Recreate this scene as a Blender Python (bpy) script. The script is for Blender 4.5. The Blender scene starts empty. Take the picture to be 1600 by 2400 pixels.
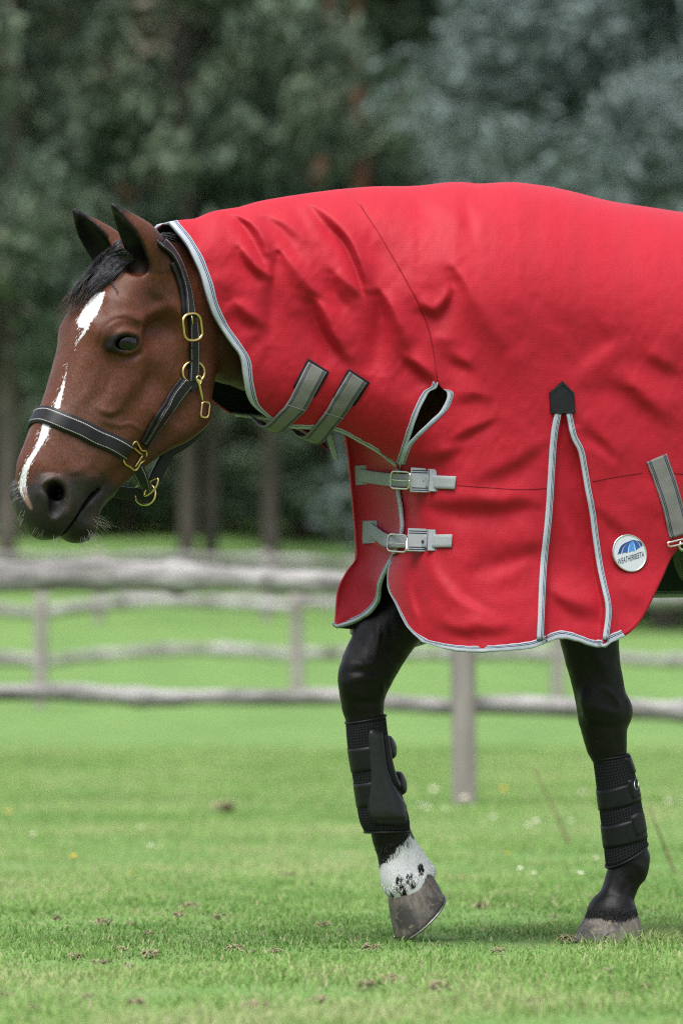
import bpy, bmesh, math, random
import numpy as np
from mathutils import Vector, Matrix
from mathutils.bvhtree import BVHTree

# ------------------------------------------------------------------ camera, sky, sun, exposure
SC = bpy.context.scene
COL = SC.collection
DIST, SPX, HZ, HCAM = 12.0, 1070.0, 1630.0, 0.5421   # metres to the horse, photo pixels per metre there, horizon row, camera height
cam_d = bpy.data.cameras.new('camera'); cam = bpy.data.objects.new('camera', cam_d); COL.objects.link(cam)
cam.location = (0, -DIST, HCAM); cam.rotation_euler = (math.radians(90), 0, 0)
cam_d.sensor_fit = 'HORIZONTAL'; cam_d.sensor_width = 24.0
cam_d.lens = 24.0 * DIST * SPX / 1600.0
cam_d.shift_y = (HZ - 1200.0) / 1600.0
cam_d.clip_start = 0.5; cam_d.clip_end = 2000
cam_d.dof.use_dof = True; cam_d.dof.focus_distance = DIST - 0.22; cam_d.dof.aperture_fstop = 4.5
SC.camera = cam

SUN_EL, SUN_AZ = math.radians(68), math.radians(200)      # sun high behind thick cloud, a little behind the camera
wd = bpy.data.worlds.new('World'); SC.world = wd; wd.use_nodes = True
wn = wd.node_tree; wn.nodes.clear()
w_out = wn.nodes.new('ShaderNodeOutputWorld'); w_bg = wn.nodes.new('ShaderNodeBackground')
w_sky = wn.nodes.new('ShaderNodeTexSky'); w_sky.sky_type = 'NISHITA'; w_sky.sun_disc = False
w_sky.sun_elevation = SUN_EL; w_sky.sun_rotation = SUN_AZ; w_sky.air_density = 1.0; w_sky.dust_density = 3.0; w_sky.ozone_density = 1.0
w_hsv = wn.nodes.new('ShaderNodeHueSaturation'); w_hsv.inputs['Saturation'].default_value = 0.45   # cloud cover: nearly neutral light
wn.links.new(w_sky.outputs[0], w_hsv.inputs['Color']); wn.links.new(w_hsv.outputs[0], w_bg.inputs[0])
w_bg.inputs[1].default_value = 0.08
wn.links.new(w_bg.outputs[0], w_out.inputs[0])
sun_d = bpy.data.lights.new('sun', 'SUN'); sun_d.energy = 1.5; sun_d.angle = math.radians(50); sun_d.color = (1.0, 0.98, 0.96)
sun = bpy.data.objects.new('sun', sun_d); COL.objects.link(sun)
sdir = Vector((math.cos(SUN_EL) * math.sin(SUN_AZ), math.cos(SUN_EL) * math.cos(SUN_AZ), math.sin(SUN_EL)))
sun.rotation_euler = sdir.to_track_quat('Z', 'Y').to_euler(); sun.location = (0, 0, 30)
SC.cycles.use_denoising = False; SC.cycles.use_adaptive_sampling = False; SC.cycles.pixel_filter_type = 'BLACKMAN_HARRIS'; SC.cycles.filter_width = 1.15
SC.cycles.max_bounces = 5; SC.cycles.diffuse_bounces = 3; SC.cycles.glossy_bounces = 2; SC.cycles.transmission_bounces = 2; SC.cycles.sample_clamp_indirect = 4.0
SC.view_settings.view_transform = 'Standard'; SC.view_settings.look = 'None'
SC.view_settings.gamma = 1.0; SC.view_settings.exposure = 1.76; SC.view_settings.use_curve_mapping = False

# ------------------------------------------------------------------ helpers
def tag(o, label=None, cat=None, group=None, kind=None):
    for k, v in (('label', label), ('category', cat), ('group', group), ('kind', kind)):
        if v: o[k] = v
    return o
def empty(name, loc=(0, 0, 0)):
    o = bpy.data.objects.new(name, None); COL.objects.link(o); o.location = loc; o.empty_display_size = .1
    return o
def mobj(name, verts, faces, mats=None, parent=None, smooth=True, uv=None, mi=None):
    me = bpy.data.meshes.new(name)
    if isinstance(verts, np.ndarray): verts = verts.tolist()
    if isinstance(faces, np.ndarray): faces = faces.tolist()
    me.from_pydata(verts, [], faces)
    if mats is not None:
        for m in (mats if isinstance(mats, (list, tuple)) else [mats]): me.materials.append(m)
    if smooth: me.polygons.foreach_set('use_smooth', [True] * len(me.polygons))
    if mi is not None: me.polygons.foreach_set('material_index', list(mi))
    if uv is not None:
        ul = me.uv_layers.new(name='UVMap')
        li = np.empty(len(me.loops), dtype=np.int32); me.loops.foreach_get('vertex_index', li)
        ul.data.foreach_set('uv', np.asarray(uv, dtype=np.float32)[li].ravel())
    me.update()
    return put(name, me, parent)
def put(name, me, parent=None):
    o = bpy.data.objects.new(name, me); COL.objects.link(o)
    if parent is not None:
        o.parent = parent; o.matrix_parent_inverse = parent_world(parent).inverted()
    return o
def parent_world(p):
    m = Matrix.Translation(p.location) @ p.rotation_euler.to_matrix().to_4x4()
    return (parent_world(p.parent) @ p.matrix_parent_inverse @ m) if p.parent else m
def V(*a): return np.array(a, dtype=float)

# ---- photo pixel <-> world
def pix(px, py, Y):
    k = (DIST + np.asarray(Y, float)) / DIST
    return np.stack(np.broadcast_arrays((np.asarray(px, float) - 800) / SPX * k, np.asarray(Y, float), HCAM + (HZ - np.asarray(py, float)) / SPX * k), -1)
def topix(P):
    P = np.asarray(P, float); k = (DIST + P[..., 1]) / DIST
    return 800 + P[..., 0] / k * SPX, HZ - (P[..., 2] - HCAM) / k * SPX
def dense(pts, n):
    """resample a polyline (m-D) to n points by arc length of its first two coordinates, smoothed (Catmull-Rom)"""
    p = np.asarray(pts, float)
    q = np.vstack([2 * p[0] - p[1], p, 2 * p[-1] - p[-2]])
    out = []
    for i in range(1, len(q) - 2):
        for s in np.linspace(0, 1, 12, endpoint=False):
            a, b, c, d = q[i - 1], q[i], q[i + 1], q[i + 2]
            out.append(.5 * ((2 * b) + (-a + c) * s + (2 * a - 5 * b + 4 * c - d) * s * s + (-a + 3 * b - 3 * c + d) * s ** 3))
    out.append(q[-2]); out = np.array(out)
    L = np.concatenate([[0], np.cumsum(np.linalg.norm(np.diff(out[:, :min(3, out.shape[1])], axis=0), axis=1))])
    u = np.linspace(0, L[-1], n)
    return np.stack([np.interp(u, L, out[:, k]) for k in range(out.shape[1])], 1)
def interp(x, pts):
    p = np.asarray(pts, float); return np.interp(x, p[:, 0], p[:, 1])
def sstep(a, b, x):
    t = np.clip((x - a) / (b - a), 0, 1); return t * t * (3 - 2 * t)

# ---- value noise (numpy)
def _hash(i, j, s):
    n = (i * 374761393 + j * 668265263 + s * 974634777) & 0xffffffff
    n = ((n ^ (n >> 13)) * 1274126177) & 0xffffffff
    return ((n ^ (n >> 16)) & 0xffff) / 65535.0
def vnoise(x, y, s=0):
    x = np.asarray(x, float); y = np.asarray(y, float)
    i = np.floor(x).astype(np.int64); j = np.floor(y).astype(np.int64); fx = x - i; fy = y - j
    fx = fx * fx * (3 - 2 * fx); fy = fy * fy * (3 - 2 * fy)
    a = _hash(i, j, s); b = _hash(i + 1, j, s); c = _hash(i, j + 1, s); d = _hash(i + 1, j + 1, s)
    return (a + (b - a) * fx) * (1 - fy) + (c + (d - c) * fx) * fy - .5

# ---- materials
def nmat(name, color=(.5, .5, .5), rough=.6, spec=.5, metal=0.0):
    m = bpy.data.materials.new(name); m.use_nodes = True
    b = m.node_tree.nodes['Principled BSDF']
    b.inputs['Base Color'].default_value = (*color, 1); b.inputs['Roughness'].default_value = rough
    b.inputs['Specular IOR Level'].default_value = spec; b.inputs['Metallic'].default_value = metal
    return m
class NB:
    def __init__(s, m): s.m = m; s.t = m.node_tree; s.b = s.t.nodes['Principled BSDF']
    def n(s, typ, **kw):
        nd = s.t.nodes.new('ShaderNode' + typ)
        for k, v in kw.items():
            if k in nd.inputs.keys(): nd.inputs[k].default_value = v
            else: setattr(nd, k, v)
        return nd
    def l(s, a, b): s.t.links.new(a, b)
    def coord(s, kind='Object'): return s.n('TexCoord').outputs[kind]
    def noise(s, vec, scale, detail=4, rough=.55, stretch=None):
        if stretch:
            mp = s.n('Mapping'); s.l(vec, mp.inputs[0]); mp.inputs['Scale'].default_value = stretch; vec = mp.outputs[0]
        nd = s.n('TexNoise'); nd.inputs['Scale'].default_value = scale; nd.inputs['Detail'].default_value = detail; nd.inputs['Roughness'].default_value = rough
        s.l(vec, nd.inputs['Vector']); return nd.outputs['Fac']
    def ramp(s, fac, stops):
        r = s.n('ValToRGB'); e = r.color_ramp.elements
        while len(e) < len(stops): e.new(.5)
        for el, (p, c) in zip(e, stops): el.position = p; el.color = (*c, 1) if len(c) == 3 else c
        s.l(fac, r.inputs[0]); return r.outputs[0]
    def mix(s, fac, a, b, typ='MIX'):
        x = s.n('Mix', data_type='RGBA', blend_type=typ)
        for k, v in ((0, fac), (6, a), (7, b)):
            if isinstance(v, (int, float)): x.inputs[k].default_value = v
            elif isinstance(v, tuple): x.inputs[k].default_value = (*v, 1)
            else: s.l(v, x.inputs[k])
        return x.outputs[2]
    def math(s, op, a, b=0.0, clamp=False):
        x = s.n('Math', operation=op); x.use_clamp = clamp
        for k, v in ((0, a), (1, b)):
            if isinstance(v, (int, float)): x.inputs[k].default_value = v
            else: s.l(v, x.inputs[k])
        return x.outputs[0]
    def bump(s, h, strength=.3, dist=.002):
        x = s.n('Bump'); x.inputs['Strength'].default_value = strength; x.inputs['Distance'].default_value = dist
        s.l(h, x.inputs['Height']); s.l(x.outputs[0], s.b.inputs['Normal']); return x
    def color(s, c): s.l(c, s.b.inputs['Base Color'])

# ------------------------------------------------------------------ the horse's middle plane: a gentle curve on plan
# heading (degrees turned towards the camera) against world x
_xs = np.linspace(-1.3, 2.6, 1600)
_th = np.radians(np.interp(_xs, [-.5, -.32, .12, .3], [36, 36, 26, 25]))
_ys = np.concatenate([[0], np.cumsum(np.tan((_th[1:] + _th[:-1]) / 2) * np.diff(_xs))])
_ys += .109 - np.interp(.538, _xs, _ys)
_ts = np.concatenate([[0], np.cumsum(np.diff(_xs) / np.cos((_th[1:] + _th[:-1]) / 2))])
def bend(t, l, z):
    """horse space (t back along the horse, l to its left, z up) -> world"""
    t, l, z = np.broadcast_arrays(*[np.asarray(a, float) for a in (t, l, z)])
    x = np.interp(t, _ts, _xs); y = np.interp(t, _ts, _ys); th = np.interp(t, _ts, _th)
    return np.stack([x + l * np.sin(th), y - l * np.cos(th), z], -1)
def plc(px, py, l):
    """photo pixel + distance l out from the middle plane -> horse space"""
    px, py, l = np.broadcast_arrays(*[np.asarray(a, float) for a in (px, py, l)])
    x = (px - 800) / SPX; k = np.ones_like(x); qx = x.copy()
    for _ in range(8):
        th = np.interp(qx, _xs, _th); y = np.interp(qx, _xs, _ys) - l * np.cos(th)
        k = (DIST + y) / DIST; qx = x * k - l * np.sin(th)
    return np.stack([np.interp(qx, _xs, _ts), l, HCAM + (HZ - py) / SPX * k], -1)
def plw(px, py, l):
    q = plc(px, py, l); return bend(q[..., 0], q[..., 1], q[..., 2])
# ------------------------------------------------------------------ organic bodies: smooth blends of tapered capsules, polygonised on a sparse grid
class Blob:
    def __init__(s): s.pr = []
    def cap(s, A, ra, B, rb, k=.02, sl=1.0, sub=False):
        s.pr.append(('c', np.array(A, np.float32), ra, np.array(B, np.float32), rb, sl, k, sub))
    def ell(s, C, rad, ang=0.0, k=.02, sub=False):
        s.pr.append(('e', np.array(C, np.float32), np.array(rad, np.float32), math.cos(ang), math.sin(ang), 1.0, k, sub))
    def groove(s, pts, r, lmin, k=.006, sgn=1):
        s.pr.append(('g', np.array(pts, np.float32)[:, [0, 2]], r, lmin, sgn, 1.0, k, True))
    # pixel-space entries ------------------------------------------------
    def chain(s, pts, k=.02, sl=1.0, mirror=True, sub=False):
        """pts: (px, py, l, r)"""
        P = np.array([plc(*p[:3]) for p in pts]); R = np.array([p[3] for p in pts])
        n = max(2, len(P)) if len(P) < 3 else 3 * len(P) - 2
        if n > len(P): Q = dense(np.column_stack([P, R]), n); P, R = Q[:, :3], Q[:, 3]
        for m in ((1, -1) if mirror and any(p[2] for p in pts) else (1,)):
            Pm = (P * [1, m, 1] * [1, 1 / sl, 1]).astype(np.float32); R = R.astype(np.float32)
            s.pr.append(('p', Pm[:-1], Pm[1:], R[:-1], R[1:], sl, k, sub))
    def blob(s, px, py, l, rad, ang=0.0, k=.02, mirror=True, sub=False):
        C = plc(px, py, l); s.ell(C, rad, ang, k, sub)
        if mirror and l: s.ell(C * [1, -1, 1], rad, ang, k, sub)
    def mgroove(s, pts, r, lmin, k=.006):
        P = np.array([plc(*p) for p in pts]); s.groove(P, r, lmin, k, 1); s.groove(P, r, lmin, k, -1)
    # ---------------------------------------------------------------------
    def d1(s, p, P):
        typ = p[0]
        if typ == 'c':
            _, A, ra, B, rb, sl, k, sub = p
            Q = P - A; d = B - A
            if sl != 1.0:
                Q = Q * np.array([1, 1 / sl, 1], np.float32); d = d * np.array([1, 1 / sl, 1], np.float32)
            h = np.clip((Q @ d) / max(float(d @ d), 1e-9), 0, 1)
            Q = Q - h[:, None] * d
            r = np.sqrt((Q * Q).sum(1)) - (ra + (rb - ra) * h)
            return r if sl >= 1 else r * (.5 + .5 * sl)
        if typ == 'p':
            _, pa, pb, r0, r1, sl, k, sub = p
            Q0 = P * np.array([1, 1 / sl, 1], np.float32); best = np.full(len(P), 9, np.float32)
            for a, b, ra, rb in zip(pa, pb, r0, r1):
                d = b - a; Q = Q0 - a; h = np.clip((Q @ d) / max(float(d @ d), 1e-9), 0, 1); Q -= h[:, None] * d
                best = np.minimum(best, np.sqrt(np.einsum('ij,ij->i', Q, Q)) - (ra + (rb - ra) * h))
            return best if sl >= 1 else best * (.5 + .5 * sl)
        if typ == 'e':
            _, C, rad, ca, sa, _, k, sub = p
            Q = P - C; t = Q[:, 0] * ca + Q[:, 2] * sa; z = -Q[:, 0] * sa + Q[:, 2] * ca
            Q = np.stack([t, Q[:, 1], z], 1) / rad
            k0 = np.sqrt((Q * Q).sum(1)) + 1e-9; k1 = np.sqrt(((Q / rad) ** 2).sum(1)) + 1e-9
            return k0 * (k0 - 1) / k1
        _, pts, r, lmin, sgn, _, k, sub = p
        best = np.full(len(P), 9, np.float32); q = P[:, [0, 2]]
        for a, b in zip(pts[:-1], pts[1:]):
            d = b - a; h = np.clip(((q - a) @ d) / float(d @ d), 0, 1); w = q - a - h[:, None] * d
            best = np.minimum(best, np.sqrt((w * w).sum(1)))
        return np.maximum(best - r, lmin - sgn * P[:, 1])
    def ev(s, P, prims=None):
        D = np.full(len(P), 1.0, np.float32)
        for p in (s.pr if prims is None else prims):
            d = s.d1(p, P); k = p[6]
            if p[7]:
                d = -d; h = np.maximum(k - np.abs(D - d), 0) / k; D = np.maximum(D, d) + h * h * k * .25
            else:
                h = np.maximum(k - np.abs(D - d), 0) / k; D = np.minimum(D, d) - h * h * k * .25
        return D
    def mesh(s, axes, N=8):
        """axes: node positions along t, l, z (uneven spacing allowed)"""
        ax = []
        for a in axes:
            a = np.asarray(a, float); m = -(len(a) - 1) % N
            ax.append(np.concatenate([a, a[-1] + (a[-1] - a[-2]) * np.arange(1, m + 1)]))
        nb = np.array([(len(a) - 1) // N for a in ax])
        cen = [.5 * (a[:-1:N] + a[N::N]) for a in ax]; hw = [.5 * (a[N::N] - a[:-1:N]) for a in ax]
        C = np.stack(np.meshgrid(*cen, indexing='ij'), -1).reshape(-1, 3).astype(np.float32)
        HW = np.stack(np.meshgrid(*hw, indexing='ij'), -1).reshape(-1, 3)
        Dc = s.ev(C); R = np.linalg.norm(HW, axis=1)
        act = np.nonzero(np.abs(Dc) < R * 1.2 + .006)[0]
        bi = np.stack(np.unravel_index(act, nb), 1)
        sup = (bi // 2); key = (sup[:, 0] * 1000 + sup[:, 1]) * 1000 + sup[:, 2]
        order = np.argsort(key, kind='stable'); bi = bi[order]; key = key[order]
        gd = nb * N + 2
        gid = lambda I: (I[..., 0] * gd[1] + I[..., 1]) * gd[2] + I[..., 2]
        loc = np.stack(np.meshgrid(*[np.arange(N + 1)] * 3, indexing='ij'), -1).reshape(-1, 3)
        cverts, cids, edges = [], [], []
        cuts = np.nonzero(np.diff(key))[0] + 1
        groups = np.split(np.arange(len(bi)), cuts)
        c0 = np.array([[ax[i][bi[g][:, i].min() * N] for i in range(3)] for g in groups]); c1 = np.array([[ax[i][(bi[g][:, i].max() + 1) * N] for i in range(3)] for g in groups])
        gc = ((c0 + c1) / 2).astype(np.float32); gr = np.linalg.norm(c1 - c0, axis=1) * .5
        near = []
        for p in s.pr:
            lim = gr * 1.25 / min(1, p[5]) + .03 + p[6]
            if p[0] == 'p': near.append(np.array([s.d1(('p', p[1][i:i + 1], p[2][i:i + 1], p[3][i:i + 1], p[4][i:i + 1], *p[5:]), gc) < lim for i in range(len(p[1]))]))
            else: near.append(s.d1(p, gc) < lim)
        for gi_, grp in enumerate(groups):
            b = bi[grp]; pr = []
            for p, nr in zip(s.pr, near):
                if p[0] == 'p':
                    kp = np.nonzero(nr[:, gi_])[0]
                    if len(kp): pr.append(('p', p[1][kp], p[2][kp], p[3][kp], p[4][kp], *p[5:]))
                elif nr[gi_]: pr.append(p)
            G = b[:, None, :] * N + loc[None]
            P = np.stack([ax[i][G[..., i]] for i in range(3)], -1).astype(np.float32)
            D = s.ev(P.reshape(-1, 3), pr).reshape(len(b), N + 1, N + 1, N + 1)
            ins = D < 0
            c8 = np.stack([ins[:, i:N + i, j:N + j, k:N + k] for i in (0, 1) for j in (0, 1) for k in (0, 1)], -1)
            n8 = c8.sum(-1); sel = np.nonzero((n8 > 0) & (n8 < 8))
            if len(sel[0]) == 0: continue
            base = np.stack(sel[1:], -1)
            acc = np.zeros((len(base), 3)); cnt = np.zeros(len(base))
            cor = [(i, j, k) for i in (0, 1) for j in (0, 1) for k in (0, 1)]
            vals = {c: D[sel[0], base[:, 0] + c[0], base[:, 1] + c[1], base[:, 2] + c[2]] for c in cor}
            for c in cor:
                for a in range(3):
                    if c[a] == 0:
                        e = list(c); e[a] = 1; e = tuple(e); v0, v1 = vals[c], vals[e]
                        m = (v0 < 0) != (v1 < 0); f = np.where(m, v0 / np.where(m, v0 - v1, 1), 0)
                        q = np.array(c, float)[None].repeat(len(base), 0); q[:, a] = f
                        acc += q * m[:, None]; cnt += m
            gi = b[sel[0]] * N + base
            fr = acc / cnt[:, None]
            cverts.append(np.stack([ax[i][gi[:, i]] + fr[:, i] * (ax[i][gi[:, i] + 1] - ax[i][gi[:, i]]) for i in range(3)], 1)); cids.append(gid(gi))
            for a in range(3):
                sl = [slice(None), slice(0, N), slice(0, N), slice(0, N)]
                s1 = list(sl); s1[a + 1] = slice(1, N + 1)
                i0 = ins[tuple(sl)]; i1 = ins[tuple(s1)]
                w = np.nonzero(i0 != i1)
                if len(w[0]): edges.append((a, b[w[0]] * N + np.stack(w[1:], -1), i0[w]))
        cv = np.concatenate(cverts); ci = np.concatenate(cids)
        o = np.argsort(ci); cv = cv[o]; ci = ci[o]
        faces = []
        for a, g, i0 in edges:
            u, v = (a + 1) % 3, (a + 2) % 3
            du = np.zeros(3, int); du[u] = 1; dv = np.zeros(3, int); dv[v] = 1
            q = np.stack([gid(g - du - dv), gid(g - dv), gid(g), gid(g - du)], 1)
            ix = np.clip(np.searchsorted(ci, q), 0, len(ci) - 1)
            ok = (ci[ix] == q).all(1)
            ix = np.where(i0[:, None], ix, ix[:, ::-1])
            faces.append(ix[ok])
        return cv, np.concatenate(faces)

HB = Blob()
# --- trunk and neck (mostly under the rug)
HB.chain([(1340, 860, 0, .33), (1700, 880, 0, .345), (2080, 860, 0, .33)], k=.08, sl=.66)
HB.chain([(2180, 800, .07, .27), (2270, 830, .07, .25)], k=.10, sl=.75)
HB.chain([(392, 655, 0, .070), (450, 715, 0, .115), (560, 725, 0, .165), (740, 735, 0, .205), (980, 780, 0, .25), (1300, 800, 0, .30)], k=.06, sl=.56)
HB.chain([(1120, 1000, .09, .14), (1330, 1130, .09, .12)], k=.10)
HB.chain([(345, 590, 0, .03), (420, 590, 0, .04), (520, 575, 0, .05), (650, 545, 0, .05)], k=.04)
# --- head
HB.chain([(350, 640, .034, .050), (285, 700, .046, .046), (243, 775, .050, .034)], k=.04)
HB.chain([(243, 775, .046, .034), (172, 950, .027, .030), (142, 1003, .025, .029), (121, 1048, .022, .026), (100, 1090, .020, .026)], k=.03)
HB.chain([(240, 730, 0, .035), (205, 800, 0, .040), (152, 950, 0, .034), (105, 1050, 0, .030), (82, 1110, 0, .026)], k=.05)
HB.chain([(340, 720, 0, .080), (290, 880, 0, .078), (222, 1000, 0, .060), (160, 1100, 0, .050)], k=.03)
HB.chain([(300, 820, .042, .050), (240, 930, .038, .046), (190, 1030, .034, .042), (150, 1100, .032, .038)], k=.04)
HB.chain([(355, 640, .03, .06), (400, 740, .045, .05)], k=.04)
HB.blob(292, 800, .066, (.046, .036, .040), k=.03)
HB.blob(300, 745, .062, (.045, .036, .036), k=.04)
HB.chain([(256, 783, .078, .016), (272, 764, .086, .016), (302, 758, .091, .017), (330, 770, .090, .016)], k=.02)
HB.chain([(332, 770, .086, .013), (372, 744, .078, .015), (408, 738, .072, .016), (428, 765, .066, .020), (432, 800, .058, .026)], k=.03)
HB.chain([(318, 850, .074, .014), (290, 910, .070, .015), (250, 968, .060, .013)], k=.035)
HB.blob(410, 880, .040, (.098, .046, .118), ang=-.12, k=.04)
HB.chain([(455, 975, .042, .032), (420, 1004, .042, .032), (372, 1032, .038, .030), (312, 1075, .028, .029), (255, 1120, .020, .028)], k=.04)
HB.chain([(330, 960, .045, .05), (260, 1040, .040, .044), (190, 1110, .036, .040)], k=.03)
HB.chain([(118, 1120, .024, .032), (98, 1150, .022, .034), (100, 1190, .018, .038), (116, 1217, .016, .036)], k=.025)
HB.blob(128, 1160, .036, (.036, .028, .044), k=.02)
HB.chain([(170, 1130, .036, .036), (150, 1195, .030, .034), (128, 1222, .018, .033)], k=.02)
HB.chain([(238, 1140, .014, .030), (205, 1180, .018, .032), (187, 1226, .012, .039)], k=.02)
HB.chain([(224, 1150, .034, .018), (200, 1178, .034, .020)], k=.015)
# nostril
HB.chain([(96, 1156, .050, .008), (106, 1136, .057, .010), (130, 1126, .061, .011), (151, 1140, .062, .011), (159, 1168, .060, .011), (150, 1196, .056, .011), (126, 1214, .050, .010)], k=.016)
HB.chain([(103, 1160, .054, .009), (106, 1178, .054, .010), (112, 1200, .050, .010)], k=.010)
HB.chain([(112, 1144, .064, .010), (130, 1147, .070, .018), (138, 1168, .070, .019), (128, 1198, .062, .012)], k=.008, sub=True)
HB.chain([(128, 1152, .054, .016), (140, 1162, .028, .012)], k=.010, sub=True)
# mouth line and creases round the eye
HB.mgroove([(230, 1146, .045), (209, 1163, .045), (184, 1198, .045), (164, 1229, .04), (141, 1259, .03)], .0027, .004, k=.008)
HB.chain([(250, 806, .096, .005), (258, 775, .102, .005), (288, 758, .109, .005), (322, 766, .109, .005)], k=.014, sub=True)
HB.chain([(272, 836, .096, .004), (300, 840, .100, .004), (322, 828, .098, .004)], k=.014, sub=True)
HB.chain([(356, 778, .094, .012), (388, 764, .092, .014)], k=.05, sub=True)
# eye socket and lids
HB.blob(293, 801, .104, (.033, .022, .019), k=.008, sub=True)
HB.chain([(260, 814, .090, .0045), (269, 796, .098, .005), (286, 782, .103, .0058), (307, 783, .104, .0058), (326, 799, .098, .0045)], k=.010)
HB.chain([(258, 816, .089, .0045), (276, 822, .096, .0048), (298, 825, .098, .0048), (316, 815, .098, .0048), (327, 800, .096, .0045)], k=.010)
# ears
HB.chain([(358, 616, .058, .044), (337, 573, .068, .042), (311, 540, .072, .033), (288, 513, .074, .021), (264, 479, .074, .0055)], k=.02, sl=1.0)
HB.chain([(322, 622, .070, .025), (292, 574, .075, .033), (273, 536, .076, .0245), (261, 504, .076, .013)], k=.005, sub=True, mirror=False)
_c = HB.pr[-1]; _f = np.array([1, -1, 1], np.float32); _o = np.array([.012, .020, 0], np.float32)                # the far ear is turned a little more towards the camera
HB.pr.append(('p', _c[1] * _f + _o, _c[2] * _f + _o, *_c[3:]))
EAR_CAV = HB.pr[-2:]
# --- forelegs (the near one stands, the far one is lifted)
LN, LF = .125, -.125
HB.chain([(1335, 1250, LN, .12), (1372, 1400, LN, .082), (1381, 1496, LN, .066), (1390, 1549, LN, .061), (1399, 1596, LN, .058), (1409, 1645, LN, .057), (1413, 1678, LN, .057),
          (1415, 1706, LN, .052), (1421, 1746, LN, .046), (1430, 1785, LN, .037), (1443, 1850, LN, .032), (1457, 1940, LN, .032), (1464, 1990, LN, .037)], k=.012, sl=.9, mirror=False)
HB.chain([(1464, 1990, LN, .037), (1472, 2022, LN, .043), (1460, 2060, LN, .040), (1450, 2090, LN, .038), (1441, 2118, LN, .042), (1434, 2145, LN, .056), (1432, 2158, LN, .060)], k=.012, sl=.95, mirror=False)
HB.chain([(1486, 2010, LN, .034), (1483, 2040, LN, .030)], k=.015, sl=.9, mirror=False)
HB.blob(1458, 1668, LN, (.017, .03, .03), k=.02, mirror=False)
HB.blob(1392, 1648, LN + .03, (.030, .022, .045), k=.02, mirror=False)
HB.chain([(1180, 1230, LF, .12), (1000, 1370, LF, .090), (957, 1420, LF, .074), (915, 1474, LF, .068), (886, 1522, LF, .064), (866, 1562, LF, .062), (855, 1600, LF, .054), (850, 1640, LF, .048), (853, 1672, LF, .044),
          (862, 1720, LF, .033), (886, 1820, LF, .032), (904, 1900, LF, .034)], k=.012, sl=.9, mirror=False)
HB.chain([(904, 1900, LF, .034), (912, 1950, LF, .041), (922, 1998, LF, .037), (932, 2036, LF, .042), (942, 2062, LF, .048), (958, 2080, LF, .050)], k=.012, sl=.95, mirror=False)
HB.chain([(940, 1960, LF, .022), (975, 2028, LF, .030), (994, 2044, LF, .026)], k=.02, sl=.9, mirror=False)
HB.blob(834, 1590, LF + .02, (.035, .03, .05), k=.03, mirror=False)
# --- hind legs
for L in (.13, -.13):
    q = lambda px, py: (px, py, L)
    dx = 0 if L > 0 else 150
    HB.chain([(2190, 950, L, .20), (2170 + dx, 1150, L, .15), (2250 + dx, 1330, L, .105), (2330 + dx, 1480, L, .066), (2345 + dx, 1540, L, .058), (2335 + dx, 1620, L, .042), (2318 + dx, 1850, L, .037), (2308 + dx, 1960, L, .047), (2280 + dx, 2050, L, .042), (2262 + dx, 2105, L, .055)], k=.03, sl=.85, mirror=False)
def uneven(stops):
    """[(pos, step), ...] -> node positions"""
    out = [stops[0][0]]
    for (a, h), (b, _) in zip(stops[:-1], stops[1:]):
        n = max(1, round((b - a) / h)); out += list(a + (b - a) * np.arange(1, n + 1) / n)
    return np.array(out)
tx = lambda px, l=0.0: float(plc(px, 1000, l)[0])
HORSE_AXES = [uneven([(tx(-60), .0036), (tx(640), .008), (tx(775), .0048), (tx(1610), .012), (tx(2640), .012)]), uneven([(-.36, .0042), (.37, .0042)]), uneven([(-.01, .0048), (.88, .0042), (1.80, .0042)])]

def relax(v, f, it=2, lam=.5):
    n = len(v); e = np.concatenate([f[:, [0, 1]], f[:, [1, 2]], f[:, [2, 3]], f[:, [3, 0]]]); e = np.concatenate([e, e[:, ::-1]])
    cnt = np.bincount(e[:, 0], minlength=n).astype(float)[:, None]
    for _ in range(it):
        a = np.stack([np.bincount(e[:, 0], weights=v[e[:, 1], k], minlength=n) for k in range(3)], 1) / np.maximum(cnt, 1)
        v = v + (a - v) * lam * (cnt > 0)
    return v
# ------------------------------------------------------------------ horse rug: shape of the cloth over the horse
TOPL = [(340, 560), (362, 545), (385, 526), (401, 518), (421, 515), (462, 511), (485, 503), (508, 492), (564, 484), (615, 469), (666, 460), (727, 451), (789, 443), (870, 436), (982, 435), (1023, 429), (1069, 424), (1115, 430), (1160, 427), (1214, 426), (1286, 436),
        (1347, 449), (1429, 471), (1531, 486), (1600, 497), (1750, 520), (1950, 522), (2150, 530), (2300, 585), (2380, 660)]
RW = [(340, .085), (420, .088), (500, .098), (600, .118), (700, .142), (800, .17), (900, .20), (1000, .235), (1100, .268), (1300, .290), (1600, .305), (2000, .315), (2250, .29), (2330, .24), (2380, .10)]
CLINE = np.array([(575, 975), (640, 1005), (712, 1022), (789, 1030), (850, 1062), (900, 1095), (926, 1120), (926, 1146), (930, 1200), (930, 1250), (918, 1300), (908, 1340), (903, 1420), (898, 1540)], float)
def smooth_table(pts, sig):
    x = np.arange(300., 2460.); y = interp(x, pts); k = np.exp(-.5 * (np.arange(-3 * sig, 3 * sig + 1) / sig) ** 2); k /= k.sum()
    return np.convolve(np.pad(y, 3 * sig, mode='edge'), k, mode='valid')
TOPT = smooth_table(TOPL, 5); RWT = smooth_table(RW, 60); RTT = smooth_table([(420, 190), (600, 225), (900, 270), (1200, 300), (2200, 330), (2400, 300)], 80)
tab = lambda T, px: np.interp(px, np.arange(300., 2460.), T)
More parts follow.
